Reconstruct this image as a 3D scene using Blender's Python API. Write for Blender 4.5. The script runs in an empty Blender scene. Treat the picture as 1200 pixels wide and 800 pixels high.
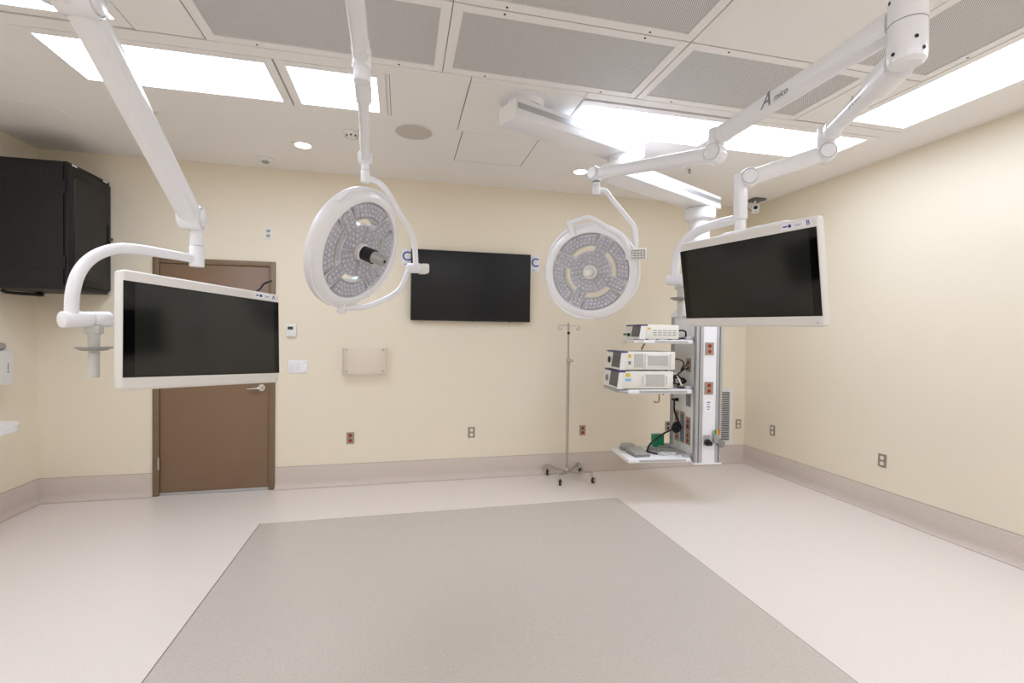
import bpy, bmesh, math, random
from mathutils import Vector, Matrix
random.seed(7)
SC = bpy.context.scene
COL = SC.collection
V = Vector
R = math.radians

# ------------------------------------------------------------------ materials
def lin(c):
    return tuple((x / 12.92 if x <= 0.04045 else ((x + 0.055) / 1.055) ** 2.4) for x in (v / 255.0 for v in c))

def mat(name, rgb, rough=0.5, metal=0.0, spec=0.5, var=0.02, scale=9.0, bump=0.0, bscale=200.0, coat=0.0):
    m = bpy.data.materials.new(name); m.use_nodes = True
    nt = m.node_tree; b = nt.nodes['Principled BSDF']
    c = lin(rgb)
    tc = nt.nodes.new('ShaderNodeTexCoord')
    n = nt.nodes.new('ShaderNodeTexNoise'); n.inputs['Scale'].default_value = scale; n.inputs['Detail'].default_value = 3
    nt.links.new(tc.outputs['Object'], n.inputs['Vector'])
    r = nt.nodes.new('ShaderNodeValToRGB')
    r.color_ramp.elements[0].position = 0.3; r.color_ramp.elements[1].position = 0.7
    r.color_ramp.elements[0].color = tuple(x * (1 - var) for x in c) + (1,)
    r.color_ramp.elements[1].color = tuple(min(1, x * (1 + var)) for x in c) + (1,)
    nt.links.new(n.outputs['Fac'], r.inputs['Fac']); nt.links.new(r.outputs['Color'], b.inputs['Base Color'])
    b.inputs['Roughness'].default_value = rough; b.inputs['Metallic'].default_value = metal
    b.inputs['Specular IOR Level'].default_value = spec
    if coat: b.inputs['Coat Weight'].default_value = coat; b.inputs['Coat Roughness'].default_value = 0.05
    if bump:
        n2 = nt.nodes.new('ShaderNodeTexNoise'); n2.inputs['Scale'].default_value = bscale
        nt.links.new(tc.outputs['Object'], n2.inputs['Vector'])
        bp = nt.nodes.new('ShaderNodeBump'); bp.inputs['Strength'].default_value = bump; bp.inputs['Distance'].default_value = 0.002
        nt.links.new(n2.outputs['Fac'], bp.inputs['Height']); nt.links.new(bp.outputs['Normal'], b.inputs['Normal'])
    return m

def speckle(name, base, dark, light, rough, scale=160.0, spec=0.5):
    m = bpy.data.materials.new(name); m.use_nodes = True
    nt = m.node_tree; b = nt.nodes['Principled BSDF']
    tc = nt.nodes.new('ShaderNodeTexCoord')
    n = nt.nodes.new('ShaderNodeTexNoise'); n.inputs['Scale'].default_value = scale; n.inputs['Detail'].default_value = 2
    nt.links.new(tc.outputs['Object'], n.inputs['Vector'])
    r = nt.nodes.new('ShaderNodeValToRGB'); e = r.color_ramp.elements
    e[0].position = 0.30; e[0].color = lin(dark) + (1,)
    e[1].position = 0.72; e[1].color = lin(light) + (1,)
    for p in (0.42, 0.60):
        x = e.new(p); x.color = lin(base) + (1,)
    nt.links.new(n.outputs['Fac'], r.inputs['Fac'])
    b.inputs['Roughness'].default_value = rough
    nt.links.new(r.outputs['Color'], b.inputs['Base Color'])
    b.inputs['Specular IOR Level'].default_value = spec
    return m

def emit(name, rgb, strength):
    m = bpy.data.materials.new(name); m.use_nodes = True
    nt = m.node_tree; nt.nodes.clear()
    o = nt.nodes.new('ShaderNodeOutputMaterial'); e = nt.nodes.new('ShaderNodeEmission')
    e.inputs['Color'].default_value = lin(rgb) + (1,); e.inputs['Strength'].default_value = strength
    nt.links.new(e.outputs[0], o.inputs[0]); return m

def perforated(name, pitch=0.0078):
    m = bpy.data.materials.new(name); m.use_nodes = True
    nt = m.node_tree; b = nt.nodes['Principled BSDF']
    tc = nt.nodes.new('ShaderNodeTexCoord')
    mp = nt.nodes.new('ShaderNodeMapping'); mp.inputs['Rotation'].default_value = (0, 0, R(45)); mp.inputs['Scale'].default_value = (1 / pitch,) * 3
    nt.links.new(tc.outputs['Object'], mp.inputs['Vector'])
    fr = nt.nodes.new('ShaderNodeVectorMath'); fr.operation = 'FRACTION'
    nt.links.new(mp.outputs['Vector'], fr.inputs[0])
    sb = nt.nodes.new('ShaderNodeVectorMath'); sb.operation = 'SUBTRACT'; sb.inputs[1].default_value = (0.5, 0.5, 0.5)
    nt.links.new(fr.outputs[0], sb.inputs[0])
    mu = nt.nodes.new('ShaderNodeVectorMath'); mu.operation = 'MULTIPLY'; mu.inputs[1].default_value = (1, 1, 0)
    nt.links.new(sb.outputs[0], mu.inputs[0])
    ln = nt.nodes.new('ShaderNodeVectorMath'); ln.operation = 'LENGTH'; nt.links.new(mu.outputs[0], ln.inputs[0])
    lt = nt.nodes.new('ShaderNodeMath'); lt.operation = 'LESS_THAN'; lt.inputs[1].default_value = 0.36
    nt.links.new(ln.outputs['Value'], lt.inputs[0])
    mx = nt.nodes.new('ShaderNodeMix'); mx.data_type = 'RGBA'
    mx.inputs['A'].default_value = lin((222, 222, 221)) + (1,); mx.inputs['B'].default_value = lin((138, 138, 139)) + (1,)
    nt.links.new(lt.outputs[0], mx.inputs['Factor']); nt.links.new(mx.outputs['Result'], b.inputs['Base Color'])
    b.inputs['Roughness'].default_value = 0.5
    return m

def glass(name, rgb, alpha_mix=0.1):
    m = bpy.data.materials.new(name); m.use_nodes = True
    nt = m.node_tree; nt.nodes.clear()
    o = nt.nodes.new('ShaderNodeOutputMaterial'); t = nt.nodes.new('ShaderNodeBsdfTransparent'); g = nt.nodes.new('ShaderNodeBsdfPrincipled')
    g.inputs['Base Color'].default_value = lin(rgb) + (1,); g.inputs['Roughness'].default_value = 0.08
    n = nt.nodes.new('ShaderNodeTexNoise'); n.inputs['Scale'].default_value = 4
    mr = nt.nodes.new('ShaderNodeMapRange'); mr.inputs['To Min'].default_value = alpha_mix * 0.85; mr.inputs['To Max'].default_value = alpha_mix * 1.15
    nt.links.new(n.outputs['Fac'], mr.inputs['Value'])
    mx = nt.nodes.new('ShaderNodeMixShader'); nt.links.new(mr.outputs['Result'], mx.inputs[0])
    nt.links.new(t.outputs[0], mx.inputs[1]); nt.links.new(g.outputs[0], mx.inputs[2]); nt.links.new(mx.outputs[0], o.inputs[0])
    return m

M = {}
M['wall'] = mat('cream_paint', (231, 222, 202), 0.45, var=0.008, scale=1.5, bump=0.05, bscale=300, spec=0.4)
M['ceiling'] = mat('white_ceiling_paint', (238, 236, 233), 0.7, var=0.008, scale=2)
M['tile'] = mat('white_ceiling_tile', (238, 236, 233), 0.55, var=0.008, scale=3)
M['frame'] = mat('white_fixture_paint', (238, 237, 235), 0.4, var=0.005)
M['perf'] = perforated('perforated_metal')
M['lens'] = emit('lit_lens', (229, 237, 255), 10.4)
M['lens_dim'] = emit('lit_lens_side', (229, 237, 255), 6.0)
M['down'] = emit('lit_downlight', (250, 250, 250), 9.0)
M['floor'] = speckle('pale_speckled_vinyl', (227, 219, 212), (212, 202, 193), (237, 230, 225), 0.30)
M['inlay'] = speckle('taupe_speckled_vinyl', (194, 186, 177), (178, 168, 158), (210, 203, 195), 0.28)
M['base'] = speckle('pinkish_speckled_cove', (203, 191, 181), (180, 166, 156), (222, 213, 205), 0.45, scale=220)
M['gap'] = mat('painted_gap_shade', (70, 68, 66), 0.8)  # shade between ceiling panels, painted as a dark colour
M['seam'] = mat('dark_seam', (120, 108, 98), 0.6)
M['white'] = mat('white_enamel', (236, 237, 240), 0.22, var=0.006, spec=0.5)
M['white2'] = mat('white_plastic', (228, 228, 226), 0.35, var=0.01)
M['bezel'] = mat('pale_grey_bezel', (222, 220, 214), 0.35, var=0.008)
M['black'] = mat('black_glass', (6, 6, 7), 0.06, spec=0.35, var=0.05)
M['screen'] = mat('dark_screen', (26, 28, 24), 0.12, spec=0.5, var=0.05)
M['tvscreen'] = mat('tv_screen', (14, 14, 15), 0.22, spec=0.35, var=0.05)
M['blackmetal'] = mat('black_powder_coat', (22, 22, 23), 0.5, var=0.08, spec=0.4)
M['blackplastic'] = mat('black_plastic', (18, 18, 19), 0.4, var=0.05)
M['rubber'] = mat('black_rubber', (14, 14, 15), 0.55, var=0.08)
M['door'] = mat('brown_door_paint', (130, 105, 82), 0.4, var=0.03, scale=3, spec=0.4)
M['doorframe'] = mat('brown_frame_paint', (120, 100, 74), 0.4, var=0.03)
M['steel'] = mat('brushed_steel', (186, 182, 176), 0.28, metal=1.0, var=0.05)
M['chrome'] = mat('polished_chrome', (205, 203, 200), 0.15, metal=1.0, var=0.03)
M['alu'] = mat('grey_aluminium', (186, 188, 190), 0.35, metal=0.6, var=0.04)
M['aludark'] = mat('dark_groove', (110, 114, 117), 0.45, metal=0.4, var=0.04)
M['plate'] = mat('steel_outlet_plate', (164, 152, 138), 0.38, metal=0.5, var=0.04)
M['red'] = mat('red_socket', (158, 34, 28), 0.4, var=0.05)
M['ivory'] = mat('white_socket', (236, 232, 226), 0.4, var=0.02)
M['dark'] = mat('dark_slot', (30, 28, 27), 0.6, var=0.05)
M['grey'] = mat('grey_plastic', (158, 158, 154), 0.4, var=0.03)
M['grey2'] = mat('mid_grey_plastic', (128, 130, 126), 0.45, var=0.03)
M['lensplate'] = mat('smoky_lens_plate', (176, 176, 184), 0.16, var=0.10, scale=40, coat=0.4)
M['spider'] = mat('pale_grey_spider', (206, 206, 210), 0.25, var=0.03)
M['led'] = mat('led_lens_dome', (198, 198, 208), 0.08, var=0.05, coat=0.6)
M['green'] = mat('green_plastic', (22, 138, 92), 0.4, var=0.05)
M['purple'] = mat('indigo_trim', (62, 58, 110), 0.4, var=0.05)
M['blue'] = mat('blue_ink', (28, 48, 140), 0.6, var=0.03)
M['bluepl'] = mat('blue_grey_socket', (104, 128, 150), 0.4, var=0.05)
M['yellow'] = mat('yellow_sticker', (214, 186, 60), 0.5, var=0.03)
M['skyblue'] = mat('light_blue_sticker', (120, 186, 220), 0.5, var=0.03)
M['orange'] = mat('orange_tag', (204, 92, 40), 0.5, var=0.03)
M['console'] = mat('ivory_console_case', (226, 224, 216), 0.4, var=0.01)
M['mesh'] = mat('grey_vent_mesh', (186, 186, 180), 0.6, var=0.08, scale=300)
M['paper'] = mat('white_paper', (236, 236, 240), 0.6, var=0.01)
M['acrylic'] = glass('clear_acrylic', (238, 226, 220), 0.05)
M['acrylicedge'] = glass('acrylic_edge', (196, 178, 174), 0.30)
M['lcd'] = mat('green_display', (56, 78, 40), 0.3, var=0.04)
M['brass'] = mat('aged_brass', (150, 130, 92), 0.35, metal=0.8, var=0.05)
M['ink'] = mat('grey_ink', (128, 130, 134), 0.5, var=0.03)
M['paneldark'] = mat('dark_control_panel', (78, 80, 78), 0.3, var=0.06, scale=40)
M['handle'] = mat('satin_grey_handle', (168, 168, 164), 0.32, metal=0.3, var=0.03)
M['clearcap'] = mat('translucent_grey_plastic', (196, 198, 192), 0.3, var=0.05)
M['flange'] = mat('grey_flange', (150, 146, 140), 0.45, var=0.12, scale=120)
M['speaker'] = mat('speaker_grille', (196, 192, 182), 0.6, var=0.06, scale=260)

# ------------------------------------------------------------------ mesh builder
class MB:
    def __init__(self): self.bm = bmesh.new()
    def _xf(self, vs, mtx):
        if mtx is not None:
            for v in vs: v.co = mtx @ v.co
    def box(self, lo, hi, mtx=None, bev=0.0, seg=2):
        lo, hi = V(lo), V(hi); c = (lo + hi) / 2; s = hi - lo
        r = bmesh.ops.create_cube(self.bm, size=1.0); vs = r['verts']
        for v in vs: v.co = V((v.co.x * s.x, v.co.y * s.y, v.co.z * s.z)) + c
        if bev > 0:
            es = list({e for v in vs for e in v.link_edges})
            rr = bmesh.ops.bevel(self.bm, geom=es, offset=bev, segments=seg, affect='EDGES', profile=0.5)
            vs = list({v for f in rr['faces'] for v in f.verts} | {v for v in vs if v.is_valid})
        self._xf(vs, mtx); return self
    def rings(self, rings, closed=True, cap=True):
        # rings: list of equal-length lists of points
        vr = [[self.bm.verts.new(p) for p in r] for r in rings]; n = len(vr[0])
        for a, b in zip(vr[:-1], vr[1:]):
            for i in range(n if closed else n - 1):
                j = (i + 1) % n
                self.bm.faces.new((a[i], a[j], b[j], b[i]))
        if cap and closed:
            self.bm.faces.new(list(reversed(vr[0]))); self.bm.faces.new(vr[-1])
        return self
    def tube(self, pts, rad, n=14, smooth=0, cap=True):
        pts = [V(p) for p in pts]
        rr = rad if isinstance(rad, (list, tuple)) else [rad] * len(pts)
        if smooth:
            P, Q = [], []
            for i in range(len(pts) - 1):
                p0 = pts[max(i - 1, 0)]; p1 = pts[i]; p2 = pts[i + 1]; p3 = pts[min(i + 2, len(pts) - 1)]
                for k in range(smooth):
                    t = k / smooth
                    P.append(0.5 * ((2 * p1) + (p2 - p0) * t + (2 * p0 - 5 * p1 + 4 * p2 - p3) * t * t + (3 * p1 - p0 - 3 * p2 + p3) * t ** 3))
                    Q.append(rr[i] * (1 - t) + rr[i + 1] * t)
            P.append(pts[-1]); Q.append(rr[-1]); pts, rr = P, Q
        t0 = (pts[1] - pts[0]).normalized()
        up = V((0, 0, 1)) if abs(t0.z) < 0.9 else V((1, 0, 0))
        a = t0.cross(up).normalized(); rings = []
        for i, p in enumerate(pts):
            t = (pts[min(i + 1, len(pts) - 1)] - pts[max(i - 1, 0)]).normalized()
            a = (a - t * a.dot(t)).normalized(); b = t.cross(a)
            rings.append([p + rr[i] * (math.cos(2 * math.pi * k / n) * a + math.sin(2 * math.pi * k / n) * b) for k in range(n)])
        return self.rings(rings, True, cap)
    def cyl(self, p0, p1, r0, r1=None, n=24, bev=0.0):
        r1 = r0 if r1 is None else r1
        p0, p1 = V(p0), V(p1); t = (p1 - p0); L = t.length; t.normalize()
        prof = [(r0, 0), (r1, L)] if not bev else [(r0 - bev, 0), (r0 - bev * .3, bev * .3), (r0, bev), (r1, L - bev), (r1 - bev * .3, L - bev * .3), (r1 - bev, L)]
        return self.lathe(prof, p0, t, n, True)
    def lathe(self, prof, origin=(0, 0, 0), axis=(0, 0, 1), n=32, cap=True, closed_prof=False, mtx=None):
        axis = V(axis).normalized(); up = V((0, 0, 1)) if abs(axis.z) < 0.9 else V((1, 0, 0))
        a = axis.cross(up).normalized(); b = axis.cross(a); o = V(origin)
        rings = [[o + axis * z + max(r, 1e-4) * (math.cos(2 * math.pi * k / n) * a + math.sin(2 * math.pi * k / n) * b) for k in range(n)] for r, z in prof]
        if closed_prof: rings.append(rings[0])
        if mtx is not None: rings = [[mtx @ p for p in r] for r in rings]
        if closed_prof:
            vr = [[self.bm.verts.new(p) for p in r] for r in rings[:-1]]; vr.append(vr[0])
            for x, y in zip(vr[:-1], vr[1:]):
                for i in range(n):
                    j = (i + 1) % n; self.bm.faces.new((x[i], x[j], y[j], y[i]))
            return self
        return self.rings(rings, True, cap)
    def prism(self, poly, z0, z1, mtx=None):
        # poly in local XY extruded in z
        r = [[V((x, y, z)) for x, y in poly] for z in (z0, z1)]
        if mtx is not None: r = [[mtx @ p for p in q] for q in r]
        return self.rings(r)
    def beam(self, p0, p1, w0, h0, w1=None, h1=None, ch=0.25, up=(0, 0, 1)):
        # octagonal (chamfered) beam from p0 to p1
        w1 = w0 if w1 is None else w1; h1 = h0 if h1 is None else h1
        p0, p1 = V(p0), V(p1); t = (p1 - p0).normalized(); s = t.cross(V(up)).normalized(); u = s.cross(t)
        def ring(p, w, h):
            c = ch * min(w, h); x, y = w / 2, h / 2
            return [p + s * a + u * b for a, b in ((-x + c, -y), (x - c, -y), (x - c * .3, -y + c * .3), (x, -y + c), (x, y - c), (x - c * .3, y - c * .3), (x - c, y), (-x + c, y), (-x + c * .3, y - c * .3), (-x, y - c), (-x, -y + c), (-x + c * .3, -y + c * .3))]
        return self.rings([ring(p0, w0, h0), ring(p1, w1, h1)])
    def build(self, name, material, parent=None, origin=None, sharp=35):
        bmesh.ops.recalc_face_normals(self.bm, faces=self.bm.faces[:])
        o = origin if origin is not None else (V(parent['o_']) if parent is not None and 'o_' in parent else V((0, 0, 0)))
        o = V(o)
        for v in self.bm.verts: v.co -= o
        me = bpy.data.meshes.new(name); self.bm.to_mesh(me); self.bm.free()
        for p in me.polygons: p.use_smooth = True
        try: me.set_sharp_from_angle(angle=R(sharp))
        except Exception: pass
        me.materials.append(M[material] if isinstance(material, str) else material)
        ob = bpy.data.objects.new(name, me); COL.objects.link(ob)
        if parent is not None:
            ob.parent = parent
        else:
            ob.location = o
        ORG[ob.name] = o if parent is not None else o
        return ob

ORG = {}
def thing(name, label, cat, loc, group=None):
    e = bpy.data.objects.new(name, None); COL.objects.link(e); e.location = loc
    e.empty_display_size = 0.05
    e['label'] = label; e['category'] = cat
    if group: e['group'] = group
    ORG[e.name] = V(loc)
    return e
def P(mb, name, material, parent, label=None):
    """build a part in world coordinates under parent (parents carry no rotation)"""
    root = parent
    while root.parent: root = root.parent
    ob = mb.build(name, material, parent, origin=ORG[root.name] if root.type == 'EMPTY' else root.location)
    if label: ob['label'] = label
    return ob
def solo(mb, name, material, label, cat, loc, group=None):
    ob = mb.build(name, material, None, origin=V(loc)); ob['label'] = label; ob['category'] = cat
    if group: ob['group'] = group
    return ob
def struct(mb, name, material):
    ob = mb.build(name, material, None); ob['kind'] = 'structure'; return ob
def frame(c, x, y, z):
    m = Matrix.Identity(4)
    for i, a in enumerate((x, y, z)):
        for j in range(3): m[j][i] = a[j]
    for j in range(3): m[j][3] = c[j]
    return m
def text(body, size, mtx, material, parent, name='lettering', shear=0.0, ext=0.0006, offset=0.0):
    cu = bpy.data.curves.new(name, 'FONT'); cu.body = body; cu.size = size; cu.align_x = 'CENTER'; cu.align_y = 'CENTER'
    cu.extrude = ext; cu.shear = shear; cu.offset = offset; cu.materials.append(M[material])
    root = parent
    while root.parent: root = root.parent
    ob = bpy.data.objects.new(name, cu); COL.objects.link(ob); ob.parent = parent
    mm = mtx.copy(); mm.translation = mtx.translation - ORG[root.name] if root.type == 'EMPTY' else mtx.translation - root.location
    bpy.context.view_layer.update()
    me = bpy.data.meshes.new_from_object(ob.evaluated_get(bpy.context.evaluated_depsgraph_get()))
    bpy.data.objects.remove(ob)
    me.materials.clear(); me.materials.append(M[material])
    ob = bpy.data.objects.new(name, me); COL.objects.link(ob); ob.parent = parent
    ob.matrix_local = mm
    return ob

# ------------------------------------------------------------------ camera
F_PX, CH = 554.0087, 1.50935
r_ = V((0.97377752, -0.2271934, 0.01185292)); u_ = V((-0.00800972, 0.01783052, 0.99980894)); w_ = V((0.22736134, 0.97368641, -0.0155432))
cam = bpy.data.cameras.new('camera'); cam.sensor_fit = 'HORIZONTAL'; cam.sensor_width = 36; cam.lens = F_PX / 1200 * 36
cam.clip_start = 0.02
co = bpy.data.objects.new('camera', cam); COL.objects.link(co)
co.matrix_world = frame((0, 0, CH), r_, u_, -w_)
SC.camera = co

# ------------------------------------------------------------------ room shell
H, D, XL, XR, YF = 3.05, 4.897, -3.054, 4.03, -2.6
T = 0.12
struct(MB().box((XL - T, YF - T, -0.1), (XR + T, D + T, 0)), 'floor', 'floor')
struct(MB().box((XL - T, YF - T, H), (XR + T, D + T, H + 0.1)), 'ceiling', 'ceiling')
struct(MB().box((XL - T, YF - T, 0), (XL, D, H)), 'wall_left', 'wall')
struct(MB().box((XR, YF - T, 0), (XR + T, D, H)), 'wall_right', 'wall')
struct(MB().box((XL, YF - T, 0), (XR, YF, H)), 'wall_front', 'wall')
DX0, DX1, DZ = -2.185, -1.170, 2.165
wb = MB(); wb.box((XL - T, D, 0), (DX0 + 0.01, D + T, H)); wb.box((DX1 - 0.01, D, 0), (XR + T, D + T, H)); wb.box((DX0 + 0.01, D, DZ - 0.01), (DX1 - 0.01, D + T, H))
struct(wb, 'wall_back', 'wall')
# floor inlay with dark seam
IX0, IX1, IY = -1.066, 1.956, 4.022
struct(MB().box((IX0, YF + 0.6, 0), (IX1, IY, 0.0015)), 'floor_inlay', 'inlay')
s = MB()
s.box((IX0 - 0.006, YF + 0.6, 0), (IX0, IY + 0.002, 0.0018)); s.box((IX1, YF + 0.6, 0), (IX1 + 0.003, IY + 0.002, 0.0018)); s.box((IX0, IY, 0), (IX1, IY + 0.003, 0.0017))
struct(s, 'trim_1', 'seam')
# cove baseboards: profile in (out, z)
prof = [(0, 0), (0.040, 0), (0.040, 0.004), (0.030, 0.008), (0.019, 0.020), (0.010, 0.042), (0.0065, 0.07), (0.006, 0.2055), (0.0045, 0.2080), (0, 0.2080)]
def cove(name, a, b, inward):
    a, b, n = V(a), V(b), V(inward)
    mb = MB(); mb.rings([[p + n * o + V((0, 0, z)) for o, z in prof] for p in (a, b)])
    struct(mb, name, 'base')
def seamline(name, lo, hi): struct(MB().box(lo, hi), name, 'seam')
cove('baseboard_back', (XL, D, 0), (DX0, D, 0), (0, -1, 0)); cove('baseboard_back_right', (DX1, D, 0), (XR, D, 0), (0, -1, 0))
cove('baseboard_left', (XL, YF, 0), (XL, D, 0), (1, 0, 0)); cove('baseboard_right', (XR, YF, 0), (XR, D, 0), (-1, 0, 0))
sm = MB()
sm.box((XL + 0.04, D - 0.042, 0), (DX0, D - 0.040, 0.0012)); sm.box((DX1, D - 0.042, 0), (XR - 0.04, D - 0.040, 0.0012))
sm.box((XL + 0.040, YF, 0), (XL + 0.042, D - 0.04, 0.0012)); sm.box((XR - 0.042, YF, 0), (XR - 0.040, D - 0.04, 0.0012))
struct(sm, 'trim_2', 'seam')
st = MB()
st.box((XL, D - 0.0025, 0.208), (DX0, D, 0.2105)); st.box((DX1, D - 0.0025, 0.208), (XR, D, 0.2105)); st.box((XL, YF, 0.208), (XL + 0.0025, D, 0.2105)); st.box((XR - 0.0025, YF, 0.208), (XR, D, 0.2105))
struct(st, 'trim_3', 'seam')

# ------------------------------------------------------------------ door
dr = thing('door_1', 'brown painted metal door behind the left hanging monitor', 'door', (-1.68, D, 0)); dr['kind'] = 'structure'
fm = MB()
fm.box((DX0, D - 0.022, 0), (DX0 + 0.052, D + 0.1, DZ), bev=0.004); fm.box((DX1 - 0.052, D - 0.022, 0), (DX1, D + 0.1, DZ), bev=0.004); fm.box((DX0 + 0.048, D - 0.0215, DZ - 0.048), (DX1 - 0.048, D + 0.1, DZ - 0.0005), bev=0.003)
P(fm, 'door_frame', 'doorframe', dr)
P(MB().box((DX0 + 0.055, D - 0.008, 0.028), (DX1 - 0.055, D + 0.036, DZ - 0.051), bev=0.002), 'door_leaf', 'door', dr)
P(MB().box((DX0 + 0.052, D - 0.012, 0.002), (DX1 - 0.052, D + 0.036, 0.027), bev=0.002), 'threshold', 'alu', dr)
for hz in (0.30, 1.08, 1.9):
    P(MB().cyl((DX0 + 0.052, D - 0.028, hz - 0.055), (DX0 + 0.052, D - 0.028, hz + 0.055), 0.009, n=12), 'hinge', 'steel', dr)
hl = MB(); hl.cyl((-1.285, D - 0.008, 0.975), (-1.285, D - 0.022, 0.975), 0.034, bev=0.004); hl.cyl((-1.285, D - 0.022, 0.975), (-1.285, D - 0.062, 0.975), 0.013)
hl.tube([(-1.285, D - 0.058, 0.975), (-1.32, D - 0.062, 0.975), (-1.40, D - 0.056, 0.968)], [0.013, 0.012, 0.009], smooth=4)
P(hl, 'door_handle', 'chrome', dr)

# ------------------------------------------------------------------ ceiling grid
ZC = 3.034
def ceiling_light(x0, x1, y0, y1, label, lx=0.055, ly=0.057, lens='lens'):
    t = thing('ceiling_light', label, 'ceiling light', ((x0 + x1) / 2, (y0 + y1) / 2, H), 'recessed ceiling light panels')
    x0 += .002; x1 -= .002; y0 += .002; y1 -= .002
    f = MB(); f.box((x0, y0, ZC), (x0 + lx, y1, H), bev=.002, seg=1); f.box((x1 - lx, y0, ZC), (x1, y1, H), bev=.002, seg=1)
    f.box((x0 + lx, y0, ZC), (x1 - lx, y0 + ly, H)); f.box((x0 + lx, y1 - ly, ZC), (x1 - lx, y1, H))
    P(f, 'light_frame', 'frame', t)
    P(MB().box((x0 + lx, y0 + ly, ZC + .003), (x1 - lx, y1 - ly, H - .002)), 'diffuser', lens, t)
    return t
ceiling_light(-1.935, -0.722, 2.912, 3.490, 'long bright ceiling panel, leftmost of the row nearest the back wall')
ceiling_light(-0.718, -0.105, 2.912, 3.490, 'short square bright ceiling panel crossed by the arm of the left surgical light')
ceiling_light(1.140, 2.358, 2.912, 3.440, 'bright ceiling panel overlapped by the boom arm, next to the round boom mount')
ceiling_light(2.360, 3.530, 2.890, 3.440, 'bright ceiling panel directly above the right hanging monitor arm')
ceiling_light(3.000, 3.590, 1.300, 2.778, 'bright ceiling panel running along the right wall', lens='lens_dim')
ceiling_light(-1.935, -1.335, 1.570, 2.800, 'bright ceiling panel in the top left corner, cut by the picture edge')

def diffuser(x0, x1, y0, y1, label):
    t = thing('air_diffuser', label, 'air diffuser', ((x0 + x1) / 2, (y0 + y1) / 2, H), 'perforated ceiling air diffusers')
    x0 += .002; x1 -= .002; y0 += .002; y1 -= .002; m = .051
    f = MB(); f.box((x0, y0, ZC), (x0 + m, y1, H), bev=.002, seg=1); f.box((x1 - m, y0, ZC), (x1, y1, H), bev=.002, seg=1)
    f.box((x0 + m, y0, ZC), (x1 - m, y0 + m, H)); f.box((x0 + m, y1 - m, ZC), (x1 - m, y1, H))
    P(f, 'diffuser_frame', 'frame', t)
    P(MB().box((x0 + m, y0 + m, ZC + .006), (x1 - m, y1 - m, H - .002)), 'perforated_panel', 'perf', t)
    for fx, fy in ((.2, 0), (.8, 0), (.2, 1), (.8, 1)):
        if x1 - x0 > y1 - y0: px, py = x0 + fx * (x1 - x0), (y0 + .02 if fy == 0 else y1 - .02)
        else: px, py = (x0 + .02 if fy == 0 else x1 - .02), y0 + fx * (y1 - y0)
        P(MB().cyl((px, py, ZC + .002), (px, py, ZC - .0015), .006, n=10), 'screw', 'dark', t)
diffuser(-1.010, 0.220, 2.210, 2.812, 'grey perforated air diffuser above and behind the left surgical light arm')
diffuser(0.220, 1.450, 2.210, 2.812, 'grey perforated air diffuser in front of the round boom mount')
diffuser(1.453, 2.668, 2.210, 2.812, 'grey perforated air diffuser crossed by the arm with the lettering')
diffuser(0.220, 1.450, 1.602, 2.205, 'grey perforated air diffuser at the top edge of the picture, left of a plain tile')
diffuser(-1.010, 0.220, 1.602, 2.205, 'grey perforated air diffuser nearest the camera above the left light arm')
diffuser(2.388, 2.994, 0.980, 2.205, 'grey perforated air diffuser beside the long panel along the right wall')

def panel(name, x0, x1, y0, y1, label, z=ZC, m='tile'):
    return solo(MB().box((x0 + .002, y0 + .002, z), (x1 - .002, y1 - .002, H), bev=.0015, seg=1), name, m, label, 'ceiling panel', ((x0 + x1) / 2, (y0 + y1) / 2, H), 'plain white ceiling panels')
panel('ceiling_panel', -1.334, -1.013, 1.580, 2.805, 'plain white ceiling panel left of the perforated diffusers')
panel('ceiling_panel', -0.085, 0.392, 2.912, 3.493, 'plain white ceiling panel between the short light and the boom plate', ZC + .004)
panel('ceiling_panel', 1.453, 2.385, 1.602, 2.205, 'large plain white ceiling panel behind the lettered arm')
panel('ceiling_panel', 2.672, 2.995, 2.212, 2.800, 'plain white ceiling panel between the diffuser and the right light')
panel('boom_plate', 0.396, 1.128, 2.866, 3.598, 'plain white ceiling plate around the round boom mount', ZC + .002)
panel('access_panel', 0.441, 1.046, 3.622, 4.235, 'flush white ceiling access hatch behind the boom mount', H - .003)
panel('access_panel', -2.82, -2.35, 3.92, 4.53, 'flush white ceiling access hatch above the black rack', H - .003)
gb = MB(); gb.box((-1.935, 2.815, ZC), (0.392, 2.909, H)); gb.box((1.132, 2.815, ZC), (3.0, 2.887, H)); gb.box((0.396, 2.815, ZC), (1.128, 2.862, H)); gb.box((-0.104, 2.912, ZC), (-0.086, 3.493, H)); gb.box((3.0, 2.784, ZC), (3.59, 2.884, H))
struct(gb, 'trim_4', 'tile')
pb = MB()
for q in ((-1.934, 1.60, 2.99, 2.812), (-1.934, 2.812, .392, 3.488), (.392, 2.812, 1.13, 2.87), (1.142, 2.812, 2.99, 3.438), (3.0, 2.70, 3.528, 3.438), (.396, 2.866, 1.128, 3.598), (.438, 3.619, 1.049, 4.238)):
    pb.box((q[0], q[1], H - .0016), (q[2], q[3], H + .01))
struct(pb, 'gap_shade', 'gap')  # dark sheet above the panels, colouring in the shade of their gaps

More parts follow.
